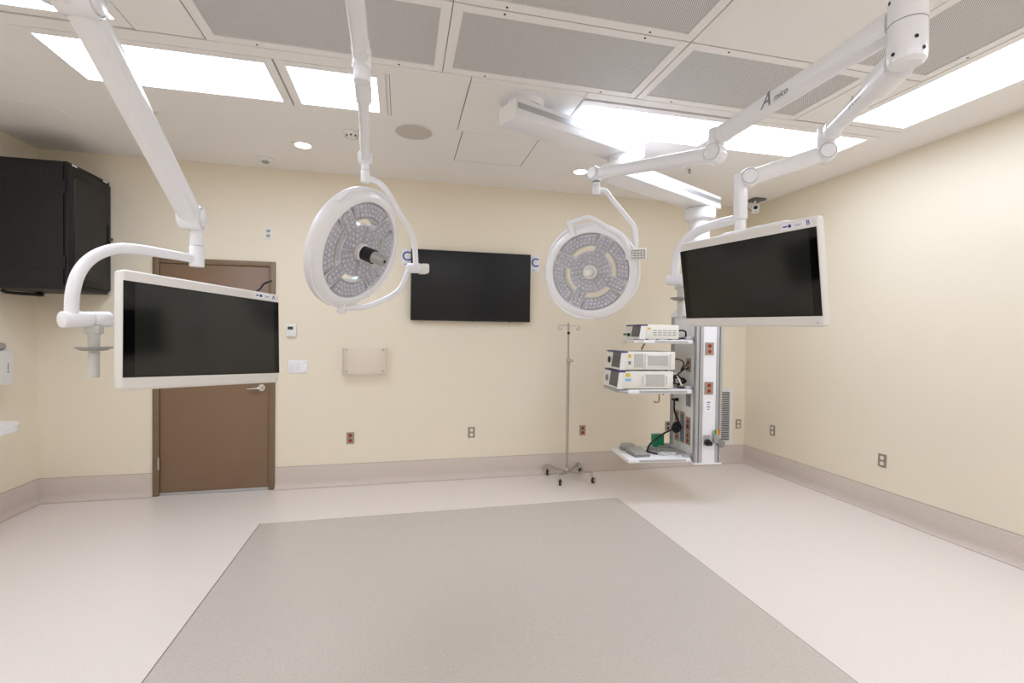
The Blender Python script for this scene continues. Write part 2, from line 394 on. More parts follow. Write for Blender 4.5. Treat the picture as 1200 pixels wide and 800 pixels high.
def downlight(x, y, label):
    t = thing('downlight', label, 'downlight', (x, y, H), 'round recessed downlights')
    P(MB().lathe([(.062, -.004), (.075, -.008), (.092, -.003), (.092, 0), (.062, 0)], (x, y, H), (0, 0, 1), 40, cap=False, closed_prof=True), 'trim_ring', 'frame', t)
    P(MB().cyl((x, y, H - .0045), (x, y, H - .001), .062, n=40), 'lamp', 'down', t)
downlight(-0.807, 4.226, 'round lit downlight left of the left surgical light')
downlight(1.631, 4.226, 'round lit downlight beside the knuckle of the right surgical light')
t = thing('smoke_detector', 'round white smoke detector on the ceiling above the door', 'smoke detector', (-1.196, 4.634, H))
P(MB().lathe([(.075, 0), (.075, -.012), (.066, -.022), (.052, -.027), (.001, -.030)], (-1.196, 4.634, H), n=36, cap=False), 'housing', 'white2', t)
P(MB().lathe([(.030, -.028), (.028, -.040), (.015, -.045), (.001, -.046)], (-1.196, 4.634, H), n=24, cap=False), 'sensor_cap', 'grey', t)
t = thing('alarm_strobe', 'small domed white detector behind the left light suspension arm', 'detector', (-0.389, 3.86, H))
P(MB().lathe([(.065, 0), (.065, -.010), (.05, -.020), (.04, -.04), (.001, -.043)], (-0.389, 3.86, H), n=32, cap=False), 'housing', 'white2', t)
g = MB()
for k in range(8):
    a = k * math.pi / 4; g.box((-.006, .030, -.040), (.006, .046, -.020), Matrix.Translation((-0.389, 3.86, H)) @ Matrix.Rotation(a, 4, 'Z'))
P(g, 'vent_slots', 'dark', t)
t = thing('ceiling_speaker', 'large round beige ceiling speaker grille', 'speaker', (0.078, 3.721, H))
P(MB().lathe([(.150, 0), (.150, -.006), (.138, -.008), (.138, 0)], (0.078, 3.721, H), n=48, cap=False, closed_prof=True), 'rim', 'white2', t)
P(MB().cyl((0.078, 3.721, H - .006), (0.078, 3.721, H - .001), .138, n=48), 'grille', 'speaker', t)
def sprinkler(x, y, label):
    t = thing('sprinkler_head', label, 'sprinkler', (x, y, H), 'ceiling sprinkler heads')
    P(MB().lathe([(.038, 0), (.034, -.006), (.012, -.008), (.001, -.008)], (x, y, H), n=24, cap=False), 'escutcheon', 'white2', t)
    b = MB(); b.cyl((x, y, H - .008), (x, y, H - .022), .008, n=10); b.tube([(x - .010, y, H - .022), (x - .012, y, H - .032), (x, y, H - .044)], .0025, n=6); b.tube([(x + .010, y, H - .022), (x + .012, y, H - .032), (x, y, H - .044)], .0025, n=6); b.box((x - .012, y - .006, H - .026), (x + .012, y + .006, H - .021))
    P(b, 'nozzle', 'brass', t)
    P(MB().cyl((x, y, H - .044), (x, y, H - .046), .014, n=14), 'deflector', 'brass', t)
sprinkler(-1.714, 3.844, 'small ceiling sprinkler head right of the black rack')
sprinkler(2.559, 3.881, 'small ceiling sprinkler head behind the right light arm')

# ------------------------------------------------------------------ articulated arm helpers
def knuckle(mb, c, direction, r, L, cap=True):
    """disc joint whose axis is horizontal and square to the arm direction"""
    c = V(c); d = V(direction).normalized(); a = d.cross(V((0, 0, 1))).normalized()
    mb.lathe([(r * .70, -L / 2 - .006), (r * .76, -L / 2 - .004), (r * .77, -L / 2 + .006), (r * .84, -L / 2 + .006), (r * .85, -L / 2 - .0005), (r * .93, -L / 2), (r, -L / 2 + .008), (r, L / 2 - .008), (r * .93, L / 2), (r * .85, L / 2 + .0005), (r * .84, L / 2 - .006), (r * .77, L / 2 - .006), (r * .76, L / 2 + .004), (r * .70, L / 2 + .006)], c, a, 32)
    return mb
def hub(x, y, label, zlo=2.395):
    t = thing('ceiling_hub', label, 'ceiling mount', (x, y, H))
    P(MB().lathe([(.075, 3.05), (.075, 3.03), (.045, 3.01), (.045, 2.66), (.052, 2.655), (.054, 2.648), (.054, 2.530)], (x, y, 0), n=40), 'upper_drum', 'white', t)
    P(MB().lathe([(.052, 2.527), (.054, 2.522), (.054, zlo + .03), (.051, zlo + .010), (.040, zlo)], (x, y, 0), n=40), 'lower_drum', 'white', t)
    for z, da in ((2.60, 0), (2.60, 60), (2.46, 25), (zlo + .03, -40), (zlo + .03, 50), (2.60, -60)):
        a = math.atan2(-y, -x) + R(da); d = V((math.cos(a), math.sin(a), 0)); p = V((x, y, z)) + d * .0527
        P(MB().cyl(p, p + d * .0025, .006, n=10), 'set_screw', 'dark', t)
    return t

def extension(parent, h, e, z, w0, w1, hh0, hh1, round_=False, logo=None):
    h = V((h[0], h[1], z)); e = V((e[0], e[1], z)); d = (e - h).normalized()
    mb = MB()
    mb.beam(h + d * .045, h + d * .20, w0 * 1.15, hh0 * 1.15, w0 * 1.12, hh0 * 1.1, ch=.3)
    if round_: mb.tube([h + d * .2, e - d * .05], [w0 / 2, w1 / 2], n=20)
    else: mb.beam(h + d * .2, e - d * .04, w0, hh0, w1, hh1, ch=.3)
    mb.beam(e - d * .085, e - d * .055, w1 * 1.08, hh1 * 1.10, ch=.3)
    mb.cyl(e + V((0, 0, -hh1 * .62)), e + V((0, 0, hh1 * .60)), w1 * .60, bev=.008)
    arm = P(mb, 'extension_arm', 'white', parent)
    if logo:
        f, sz, rad, body = logo
        p = h + (e - h) * f; tdir = -d; n = (V((0, 0, CH)) - p); n = (n - tdir * n.dot(tdir)).normalized()
        side = V((0, 0, 1)).cross(d).normalized()
        n = side if n.dot(side) > 0 else -side
        up = n.cross(tdir)
        if up.z < 0: up = -up; tdir = -tdir
        x, y, zz = tdir, up, n
        base = p + n * rad
        text(body[0], sz, frame(base - x * sz * .75, x, y, zz), 'ink', arm, shear=.35)
        text(body[1], sz * .45, frame(base + x * sz * .25 - y * sz * .12, x, y, zz), 'ink', arm, shear=.25)
    return arm

# ------------------------------------------------------------------ surgical lights
def lamp_head(parent, c, n, spoke0, handle):
    c = V(c); n = V(n).normalized(); U = (V((0, 0, 1)) - n * n.z).normalized(); W = U.cross(n)
    X = frame(c, W, U, n)
    hd = MB()
    hd.lathe([(.248, -.045), (.249, -.004), (.253, .006), (.262, .008), (.280, .003), (.298, -.008), (.311, -.022), (.316, -.036), (.314, -.050), (.302, -.062), (.280, -.068), (.254, -.064)], n=72, closed_prof=True, mtx=X)
    head = P(hd, 'lamp_head', 'white', parent)
    def arc_poly(r0, r1, a0, a1, k=14, rnd=0):
        return [(r1 * math.cos(a0 + (a1 - a0) * i / k), r1 * math.sin(a0 + (a1 - a0) * i / k)) for i in range(k + 1)] + [(r0 * math.cos(a1 + (a0 - a1) * i / k), r0 * math.sin(a1 + (a0 - a1) * i / k)) for i in range(k + 1)]
    def dome(mb, x, y, z, r):
        o = X @ V((x, y, z)); ring = []
        mb.lathe([(r, 0), (r * .88, r * .30), (r * .55, r * .52), (r * .12, r * .60)], o, n, 8)
    # white spider: centre disc and four spokes
    sp = MB()
    sp.lathe([(.138, -.052), (.138, -.006), (.134, -.003), (.03, -.003), (.03, -.052)], n=48, closed_prof=True, mtx=X)
    for k in range(4):
        a = R(spoke0 + 90 * k); m = X @ Matrix.Rotation(a, 4, 'Z')
        sp.box((.12, -.041, -.044), (.249, .041, -.0035), m)
    P(sp, 'light_spider', 'spider', head)
    for k in range(4):
        pl = MB(); ld = MB()
        a = R(spoke0 + 90 * k); m = X @ Matrix.Rotation(a, 4, 'Z')
        # spoke lens plate (stadium)
        st = [(.128, -.033), (.218, -.033)] + [(.218 + .024 * math.sin(t), -.033 * math.cos(t)) for t in (R(30), R(60), R(90), R(120), R(150))] + [(.218, .033), (.128, .033)]
        pl.prism(st, -.0040, .0008, m)
        for i in range(4):
            for s in (-1, 1):
                p = m @ V((.150 + i * .024, s * .015, .0008)); o = p
                ld.lathe([(.0098, 0), (.0086, .003), (.0054, .0052), (.001, .006)], o, n, 8)
        # centre quarter plate
        q = arc_poly(.046, .130, a - R(42.5), a + R(42.5), 10)
        pl.prism(q, -.0040, .0008, X)
        for rr, cnt in ((.066, 3), (.092, 4), (.117, 5)):
            for i in range(cnt):
                b = a + R(-36 + 72 * (i + .5) / cnt); ld.lathe([(.0098, 0), (.0086, .003), (.0054, .0052), (.001, .006)], X @ V((rr * math.cos(b), rr * math.sin(b), .0008)), n, 8)
        P(pl, 'centre_lens_plate', 'lensplate', head)
        P(ld, 'centre_lenses', 'led', head)
    for k in range(4):
        a = R(spoke0 + 90 * k + 45); h = .78 - .155
        md = MB(); md.prism(arc_poly(.172, .248, a - R(33), a + R(33)), -.050, -.006, X)
        # raised lens plate and lenses of this outer module
        md.prism(arc_poly(.176, .245, a - R(31.5), a + R(31.5)), -.006, -.002, X)
        mo = P(md, 'light_module', 'lensplate', head)
        l2 = MB()
        for rr, cnt in ((.188, 7), (.210, 8), (.232, 9)):
            for i in range(cnt):
                b = a + R(-29 + 58 * (i + .5) / cnt); l2.lathe([(.0098, 0), (.0086, .003), (.0054, .0052), (.001, .006)], X @ V((rr * math.cos(b), rr * math.sin(b), -.002)), n, 8)
        P(l2, 'module_lenses', 'led', head)
        # curved rim of the open slot
        sl = MB(); k2 = 12
        sl.prism(arc_poly(.166, .172, a - R(33), a + R(33)), -.052, .000, X)
        P(sl, 'slot_rim', 'clearcap', head)
    # grip rails on the flank of the ring
    for k in range(3):
        a0 = R(spoke0 + 20 + 120 * k); pts = []
        for i in range(13):
            b = a0 + R(70) * i / 12; lift = .007 * math.sin(math.pi * i / 12) ** .4
            pts.append(X @ V(((.304 + lift) * math.cos(b), (.304 + lift) * math.sin(b), -.017 + lift * .3)))
        P(MB().tube(pts, .009, n=10), 'grip_rail', 'white', head)
    # handle
    if handle == 'camera':
        b = MB(); b.lathe([(.044, -.01), (.044, .022), (.040, .026), (.030, .026)], n=32, mtx=X)
        P(b, 'handle_collar', 'white2', head)
        b = MB(); b.lathe([(.034, .020), (.037, .024), (.037, .046), (.034, .048), (.034, .052), (.037, .054), (.037, .088), (.033, .090)], n=32, mtx=X)
        P(b, 'handle_grip', 'blackplastic', head)
        b = MB(); b.lathe([(.033, .085), (.030, .090), (.028, .150), (.024, .158), (.008, .158), (.008, .150)], n=32, mtx=X)
        P(b, 'camera_barrel', 'handle', head)
        b = MB(); b.lathe([(.009, .1575), (.008, .159), (.0005, .1592)], n=20, mtx=X)
        P(b, 'camera_lens', 'dark', head)
    else:
        b = MB(); b.lathe([(.046, -.02), (.046, .010), (.042, .014), (.030, .014), (.028, .004)], n=36, mtx=X)
        P(b, 'handle_collar', 'white2', head)
        b = MB(); b.lathe([(.026, .0), (.026, .05), (.023, .085), (.018, .096), (.001, .098)], n=28, mtx=X)
        P(b, 'handle_grip', 'ivory', head)
    return X, W, U, n

def spring_arm(parent, k0, k1, r0, r1, w0, h0, w1, h1, L=.085, n2=None):
    k0, k1 = V(k0), V(k1); d = (k1 - k0)
    mb = MB(); mb.beam(k0 + d.normalized() * .02, k1 - d.normalized() * .02, w0, h0, w1, h1, ch=.32)
    knuckle(mb, k0, d, r0, L); knuckle(mb, k1, d, r1, L * .9)
    return P(mb, 'spring_arm', 'white', parent)

HR = (1.59, 1.22); HL = (-0.14, 1.05)
hub(HR[0], HR[1], 'white ceiling hub drum carrying the two right-hand arms, cut by the top edge')

# right light
K1 = V((1.60, 2.20, 2.470)); K2 = V((1.222, 2.895, 2.560))
tR = thing('surgical_light', 'round white surgical light facing the camera, right of the wall television', 'surgical light', (HR[0], HR[1], H))
extension(tR, HR, (1.605, 2.200), 2.555, .070, .070, .078, .078, logo=(.53, .088, .0365, ('A', 'mico')))
nb = MB(); nb.cyl((1.605, 2.200, 2.52), (1.605, 2.200, 2.455), .034, bev=.004); P(nb, 'arm_pivot', 'white', tR)
spring_arm(tR, K1, K2, .050, .046, .070, .078, .056, .064, L=.085)
sb = MB(); sb.cyl((1.228, 2.893, 2.55), (1.228, 2.893, 2.482), .024, bev=.002); sb.cyl((1.228, 2.893, 2.480), (1.228, 2.893, 2.425), .026, bev=.003)
P(sb, 'suspension_tube', 'white', tR)
P(MB().cyl((1.228, 2.893, 2.500), (1.228, 2.893, 2.512), .0248, n=24), 'clamp_ring', 'grey2', tR)
P(MB().tube([(1.228, 2.893, 2.452), (1.262, 2.913, 2.462), (1.296, 2.894, 2.450), (1.340, 2.864, 2.378), (1.405, 2.820, 2.278), (1.445, 2.792, 2.212), (1.457, 2.785, 2.145), (1.458, 2.784, 2.03)], .0165, smooth=5), 'outer_yoke', 'white', tR)
X2, W2, U2, N2 = lamp_head(tR, (1.196, 2.901, 1.920), (-0.5518, -0.8152, -0.1760), 63, 'plain')
a2 = MB(); a2.tube([(1.400, 2.745, 2.020), (1.384, 2.743, 2.060), (1.366, 2.748, 2.098), (1.330, 2.763, 2.142), (1.276, 2.791, 2.183), (1.225, 2.816, 2.224), (1.182, 2.838, 2.254), (1.147, 2.859, 2.264), (1.104, 2.890, 2.252), (1.066, 2.921, 2.235)], .0150, smooth=4)
a2.tube([V((1.052, 2.930, 2.252)), V((1.090, 2.918, 2.145))], .020); P(a2, 'inner_yoke', 'white', tR)
pv = MB(); pv.cyl((1.462, 2.790, 2.018), (1.385, 2.745, 2.016), .030, bev=.006); P(pv, 'yoke_pivot', 'white', tR)
mC = frame((1.440, 2.715, 2.020), W2, U2, N2)
cp = P(MB().box((-.048, -.034, -.016), (.050, .034, .016), mC, bev=.008), 'control_panel', 'white2', tR)
kp = MB(); kp.box((-.040, -.026, .0155), (.042, .026, .0170), mC); P(kp, 'keypad', 'grey', cp)
kk = MB()
for i in range(3):
    for j in range(4):
        kk.box((-.035 + j * .019, -.020 + i * .015, .0165), (-.021 + j * .019, -.010 + i * .015, .0185), mC)
P(kk, 'keypad_keys', 'ivory', cp)

# left light
tL = thing('surgical_light', 'round white surgical light turned to the right with black camera handle, above the acrylic holder', 'surgical light', (HL[0], HL[1], H))
K3 = V((-0.158, 1.945, 2.475)); K4 = V((-0.188, 2.533, 2.395))
extension(tL, HL, (-0.153, 1.86), 2.53, .056, .058, .066, .064)
nb = MB(); nb.cyl((-0.153, 1.86, 2.52), (-0.153, 1.86, 2.44), .030, bev=.004); P(nb, 'arm_pivot', 'white', tL)
mb = MB(); mb.beam((-0.153, 1.86, 2.478), K3 + V((0, .08, -.01)), .064, .070, .062, .070, ch=.3); mb.beam(K3 + V((0, .06, -.005)), K4, .046, .056, .044, .052, ch=.34); knuckle(mb, K4, K4 - K3, .036, .058)
P(mb, 'spring_arm', 'white', tL)
sb = MB(); sb.cyl((-0.188, 2.535, 2.39), (-0.188, 2.535, 2.335), .020, bev=.002); sb.cyl((-0.188, 2.535, 2.333), (-0.188, 2.535, 2.275), .0225, bev=.003); P(sb, 'suspension_tube', 'white', tL)
P(MB().tube([(-0.188, 2.540, 2.303), (-0.150, 2.605, 2.312), (-0.109, 2.669, 2.305), (-0.069, 2.720, 2.265), (-0.018, 2.786, 2.190), (0.038, 2.850, 2.119), (0.066, 2.880, 2.056), (0.076, 2.890, 1.966), (0.078, 2.894, 1.900)], .0165, smooth=5), 'outer_yoke', 'white', tL)
X1, W1, U1, N1 = lamp_head(tL, (-0.208, 2.532, 1.922), (0.776, -0.511, -0.372), 50, 'camera')
a1 = MB(); a1.tube([(0.040, 2.925, 1.905), (0.026, 2.925, 1.860), (-0.006, 2.930, 1.782), (-0.065, 2.895, 1.726), (-0.144, 2.830, 1.678), (-0.213, 2.764, 1.650), (-0.305, 2.670, 1.640)], .0165, smooth=4)
a1.cyl((-0.318, 2.650, 1.612), (-0.305, 2.620, 1.680), .024, bev=.003); P(a1, 'inner_yoke', 'white', tL)
d1 = V((.85, .25, .06)).normalized(); c_ = V((0.050, 2.900, 1.897))
pv = MB(); pv.cyl(c_ - d1 * .022, c_ + d1 * .06, .030, bev=.006); P(pv, 'yoke_pivot', 'white', tL)
mC = frame(c_ + d1 * .092 + V((0, 0, -.004)), d1, V((0, 0, 1)), d1.cross(V((0, 0, 1))))
P(MB().box((-.040, -.030, -.032), (.016, .030, .032), mC, bev=.013, seg=3), 'control_panel', 'white2', tL)

# ------------------------------------------------------------------ monitors and their arms
def monitor(name, label, c, W, U, N, tag, mark_x):
    W, U, N = V(W), V(U), V(N); W.normalize(); N = (N - W * N.dot(W)).normalized(); U = N.cross(W)
    t = thing('surgical_monitor', label, 'monitor', c)
    X = frame(c, W, U, N)
    P(MB().box((-.341, -.210, -.050), (.341, .210, 0), X, bev=.013, seg=3), 'bezel', 'bezel', t)
    P(MB().box((-.3375, -.166, -.002), (.3375, .170, .0012), X), 'cover_glass', 'black', t)
    P(MB().box((-.302, -.160, 0), (.308, .165, .0018), X), 'screen', 'screen', t)
    P(MB().box((-.14, -.16, -.105), (.19, .222 if tag == 'B' else .17, -.045), X, bev=.02, seg=3), 'rear_housing', 'white2', t)
    st = P(MB().box((.200, .176, -.001), (.322, .204, .0008), X), 'sticker', 'paper', t)
    text(tag, .026, X @ Matrix.Translation((.308, .190, .001)), 'blue', st)
    mk = MB(); mk.cyl(X @ V((.236, .190, 0)), X @ V((.236, .190, .0016)), .0065, n=14); mk.box((.208, .1875, 0), (.226, .1925, .0013), X)
    P(mk, 'logo_mark', 'blue', st)
    tx = MB(); tx.box((.256, .190, 0), (.284, .1915, .0012), X); tx.box((.258, .185, 0), (.280, .1862, .0012), X)
    P(tx, 'small_print', 'purple', st)
    P(MB().cyl(X @ V((.318, -.192, -.001)), X @ V((.318, -.192, .0012)), .003, n=10), 'power_light', 'grey', t)
    return t, X
mA, XA = monitor('a', 'white framed monitor with sticker A hanging before the brown door', (-0.751, 2.168, 1.494), (0.530, 0.846, -0.049), (-.032, .078, .996), (0.847, -0.527, 0.069), 'A', 0)
P(MB().tube([(-0.690, 2.380, 1.66), (-0.650, 2.426, 1.705), (-0.637, 2.446, 1.733), (-0.612, 2.480, 1.752)], .0055, smooth=5, n=8), 'power_cable', 'rubber', mA)
mB, XB = monitor('b', 'white framed monitor with sticker B hanging before the right corner', (1.455, 1.802, 1.760), (0.213, -0.977, -0.011), (-.156, -.045, .987), (-0.965, -0.208, -0.162), 'B', 0)

def sterile_handle(parent, p):
    p = V(p)
    b = MB(); b.box((-.024, -.018, -.028), (.024, .018, .004), Matrix.Translation(p), bev=.006); b.cyl(p + V((0, 0, -.025)), p + V((0, 0, -.075)), .0175)
    P(b, 'handle_holder', 'clearcap', parent)
    b = MB(); b.lathe([(.015, -.088), (.036, -.086), (.054, -.076), (.054, -.073), (.015, -.076)], p, n=36, cap=False, closed_prof=True); P(b, 'handle_flange', 'flange', parent)
    b = MB(); b.lathe([(.0155, -.090), (.017, -.095)] + [(.0155 if i % 2 else .0172, -.10 - i * .0085) for i in range(9)] + [(.0150, -.182), (.001, -.183)], p, n=28)
    P(b, 'sterile_handle', 'clearcap', parent)

# arm A
aA = thing('monitor_arm', 'long white jointed arm carrying the left monitor past the black rack', 'monitor arm', (HL[0], HL[1], H))
KA = V((-0.868, 1.540, 2.418)); KB = V((-0.868, 2.262, 1.985))
extension(aA, HL, (-0.900, 1.50), 2.50, .085, .085, .09, .085)
nb = MB(); nb.cyl((-0.900, 1.50, 2.50), (-0.900, 1.50, 2.375), .042, bev=.004); P(nb, 'arm_pivot', 'white', aA)
spring_arm(aA, KA, KB, .054, .050, .082, .085, .076, .084, L=.092)
tb = MB(); tb.cyl((-0.860, 2.292, 1.985), (-0.860, 2.292, 1.872), .0265, bev=.003); tb.cyl((-0.860, 2.292, 1.870), (-0.860, 2.292, 1.782), .028, bev=.003); P(tb, 'suspension_tube', 'white', aA)
cA = MB(); cA.tube([(-1.097, 1.914, 1.560), (-1.096, 1.916, 1.627), (-1.088, 1.929, 1.695), (-1.072, 1.955, 1.748), (-1.049, 1.992, 1.785), (-1.019, 2.039, 1.809), (-0.980, 2.102, 1.817), (-0.929, 2.185, 1.817), (-0.862, 2.290, 1.816)], [.020, .020, .020, .020, .020, .020, .020, .019, .018], smooth=5, n=18); P(cA, 'curved_arm', 'white', aA)
pA = MB(); pA.cyl((-1.112, 1.890, 1.541), (-1.068, 1.962, 1.544), .028, bev=.002); pA.cyl((-1.067, 1.963, 1.544), (-1.036, 2.013, 1.546), .028, bev=.006)
pA.cyl((-1.036, 2.013, 1.538), (-0.960, 2.130, 1.525), .011); pA.beam((-0.985, 2.09, 1.528), (-0.83, 2.115, 1.515), .03, .03); P(pA, 'tilt_pivot', 'white', aA)
sterile_handle(aA, (-1.062, 1.968, 1.520))
# arm B
aB = thing('monitor_arm', 'white jointed arm carrying the right monitor', 'monitor arm', (HR[0], HR[1], H))
KC = V((1.872, 1.785, 2.348)); KD = V((1.612, 1.958, 2.268))
extension(aB, HR, (1.872, 1.785), 2.425, .076, .060, .080, .075, round_=True, logo=(.42, .055, .0345, ('A', 'mico')))
nb = MB(); nb.cyl((1.872, 1.785, 2.42), (1.872, 1.785, 2.34), .034, bev=.004); P(nb, 'arm_pivot', 'white', aB)
spring_arm(aB, KC, KD, .040, .043, .070, .072, .068, .070, L=.080)
tb = MB(); tb.box((1.581 - .025, 1.975 - .025, 2.07), (1.581 + .025, 1.975 + .025, 2.290), bev=.010, seg=3); tb.cyl((1.581, 1.975, 2.068), (1.581, 1.975, 2.010), .026, bev=.003); P(tb, 'suspension_tube', 'white', aB)
cB = MB(); cB.tube([(1.581, 1.975, 2.078), (1.558, 2.084, 2.080), (1.535, 2.190, 2.074), (1.514, 2.286, 2.048), (1.500, 2.351, 1.996), (1.494, 2.381, 1.929), (1.493, 2.385, 1.840)], [.022, .023, .024, .024, .024, .024, .024], smooth=5, n=18); P(cB, 'curved_arm', 'white', aB)
pB = MB(); pB.cyl((1.483, 2.430, 1.830), (1.510, 2.305, 1.812), .030, bev=.004); pB.cyl((1.508, 2.315, 1.815), (1.56, 2.05, 1.79), .012); pB.beam((1.55, 2.08, 1.79), (1.535, 1.83, 1.765), .03, .03); P(pB, 'tilt_pivot', 'white', aB)
sterile_handle(aB, (1.502, 2.345, 1.795))

# ------------------------------------------------------------------ equipment boom
bm_ = thing('equipment_boom', 'white ceiling boom with service column, outlets and three shelves', 'equipment boom', (0.775, 3.02, H))
P(MB().lathe([(.165, 3.05), (.165, 3.032), (.150, 3.028), (.128, 3.028), (.128, 2.985)], (0.78, 3.045, 0), n=48), 'ceiling_flange', 'white', bm_)
def boxarm(p0, p1, w, zlo, zhi, name, groove):
    p0 = V((p0[0], p0[1], 0)); p1 = V((p1[0], p1[1], 0)); L = (p1 - p0).length; d = (p1 - p0).normalized(); s = V((-d.y, d.x, 0))
    X = frame(p0, d, s, V((0, 0, 1)))
    a = P(MB().box((0, -w / 2, zlo), (L, w / 2, zhi), X, bev=.010, seg=2), name, 'white', bm_)
    P(MB().box((.004, -w / 2 - .0025, zlo + (zhi - zlo) * .42), (L - .01, -w / 2 + .003, zlo + (zhi - zlo) * .72), X), 'side_strip', groove, a)
    P(MB().box((-.003, -w / 2 + .008, zlo + .006), (.004, w / 2 - .008, zhi - .006), X), 'end_cap', 'frame', a)
boxarm((0.650, 2.970), (1.760, 3.405), .205, 2.865, 2.985, 'upper_boom_arm', 'alu')
P(MB().cyl((1.62, 3.345, 2.87), (1.62, 3.345, 2.80), .105, n=36, bev=.008), 'boom_joint', 'white', bm_)
boxarm((1.500, 3.300), (2.835, 3.950), .215, 2.690, 2.805, 'lower_boom_arm', 'alu')
cx, cy = 2.690, 3.905
P(MB().lathe([(.125, 2.692), (.140, 2.680), (.142, 2.610), (.130, 2.590), (.105, 2.582), (.092, 2.575)], (cx, cy, 0), n=40), 'column_collar', 'white', bm_)
P(MB().cyl((cx, cy, 2.60), (cx, cy, 1.78), .092, n=40), 'drop_column', 'white', bm_)
# tower frame: origin T0, u to the right along the front face, v backwards
cu6, su6 = math.cos(R(-6)), math.sin(R(-6))
TW = frame((2.547, 3.7007, 0), (cu6, su6, 0), (-su6, cu6, 0), (0, 0, 1))
Z0, Z1 = 0.372, 1.690
tw = MB(); tw.box((.010, .012, Z0 + .01), (.236, .488, Z1), TW); tower = P(tw, 'service_tower', 'white2', bm_)
P(MB().box((.062, .004, Z0 + .012), (.188, .016, Z1), TW), 'front_cover', 'white', tower)
for u0, u1, v0, v1 in ((-.004, .064, -.004, .050), (.186, .246, -.004, .050), (-.004, .050, .450, .500), (.196, .246, .450, .500)):
    c = MB(); c.box((u0, v0, Z0 + .012), (u1, v1, Z1 + .004), TW, bev=.008)
    if v0 < 0:
        for k in range(2): c.box((u0 + .012 + k * .022, v0 - .003, Z0 + .012), (u0 + .022 + k * .022, v0 + .004, Z1), TW)
    else: c.box((u0 - .003, v0 + .012, Z0 + .012), (u0 + .004, v0 + .022, Z1), TW); c.box((u0 - .003, v0 + .030, Z0 + .012), (u0 + .004, v0 + .040, Z1), TW)
    if v0 < 0 and u0 < 0: c.box((u0 - .003, v0 + .014, Z0 + .012), (u0 + .004, v0 + .024, Z1), TW); c.box((u0 - .003, v0 + .032, Z0 + .012), (u0 + .004, v0 + .042, Z1), TW)
    P(c, 'corner_extrusion', 'alu', tower)
    g = MB()
    if v0 < 0:
        g.box((u0 + .0235, v0 - .0008, Z0 + .02), (u0 + .0325, v0 + .002, Z1), TW); 
        if u0 < 0: g.box((u0 - .0008, v0 + .026, Z0 + .02), (u0 + .002, v0 + .031, Z1), TW)
    else: g.box((u0 - .0008, v0 + .023, Z0 + .02), (u0 + .002, v0 + .029, Z1), TW)
    P(g, 'extrusion_groove', 'aludark', tower)
P(MB().box((-.004, -.006, Z0 - .004), (.248, .502, Z0 + .014), TW, bev=.004), 'bottom_cover', 'white', tower)
# sloped top cover
def ringrect(u0, u1, v0, v1, z): return [TW @ V(p) for p in ((u0, v0, z), (u1, v0, z), (u1, v1, z), (u0, v1, z))]
tc = MB(); tc.rings([ringrect(-.004, .246, -.004, .500, Z1 + .004), ringrect(-.004, .246, -.004, .500, Z1 + .03), ringrect(.02, .23, .10, .40, Z1 + .11), ringrect(.03, .22, .12, .38, Z1 + .13)])
P(tc, 'top_cover', 'white', tower)

def duplex(parent, X, m, plate='plate', w=.073, h=.112, name='outlet_plate', sub=True):
    """duplex outlet on local z+ face, centred at origin of X"""
    pl = P(MB().box((-w / 2, -h / 2, 0), (w / 2, h / 2, .006), X, bev=.002, seg=1), name, plate, parent)
    for s in (-1, 1):
        b = MB(); b.lathe([(.0165, .004), (.0165, .0085), (.001, .0085)], (0, s * .0245, 0), n=20, mtx=X)
        so = P(b, 'socket', m, pl)
    for s in (-1, 1):
        sl = MB()
        for q in (-1, 1): sl.box((q * .006 - .0012, s * .0245 + .001, .008), (q * .006 + .0012, s * .0245 + .009, .0088), X)
        sl.lathe([(.0022, .008), (.0022, .0088), (.0003, .0088)], (0, s * .0245 - .007, 0), n=8, mtx=X)
        P(sl, 'socket_slots', 'dark', pl)
    return pl
FX = lambda u, z: TW @ frame((u, .004, z), (1, 0, 0), (0, 0, 1), (0, -1, 0))      # front face
LX = lambda v, z: TW @ frame((.010, v, z), (0, -1, 0), (0, 0, 1), (-1, 0, 0))    # left face
for z in (1.400, 1.050): duplex(bm_, FX(.118, z), 'red', 'plate', w=.082)
lb = P(MB().box((-.042, -.058, 0), (.042, .058, .003), FX(.115, .888), bev=.002, seg=1), 'gas_label_plate', 'paper', bm_)
lm = MB()
for y, w in ((.036, .018), (.018, .010), (-.006, .018), (-.026, .010)): lm.box((-w, y - .0035, .003), (w, y + .0035, .0036), FX(.117, .888))
P(lm, 'label_print', 'blue', lb)
# left face outlets
for v, z in ((.15, .775 - .07), (.15, .555 + .02), (.37, .735), (.37, .565), (.16, 1.245)): duplex(bm_, LX(v, z), 'red', 'plate', w=.085, h=.125)
def dataplate(v, z, n, h):
    pl = P(MB().box((-.042, -h / 2, 0), (.042, h / 2, .005), LX(v, z), bev=.002, seg=1), 'data_plate', 'plate', bm_)
    b = MB()
    for i in range(n): b.box((-.026, -h / 2 + .014 + i * (h - .028) / n, .004), (.026, -h / 2 + .006 + (i + 1) * (h - .028) / n, .009), LX(v, z))
    P(b, 'data_jacks', 'bluepl', pl)
dataplate(.155, .925, 2, .125); dataplate(.262, .655, 5, .29)
b = MB(); 
for v, z in ((.40, .965), (.36, .900)): b.lathe([(.016, 0), (.016, .03), (.010, .034), (.010, .06), (.001, .06)], n=16, mtx=LX(v, z))
P(b, 'gas_connectors', 'blackplastic', tower)
P(MB().tube([TW @ V(p) for p in ((-.045, .40, .965), (-.09, .395, .97), (-.13, .39, .94), (-.10, .385, .985), (-.02, .38, .99))], .004, smooth=5, n=8), 'short_hose', 'rubber', tower)
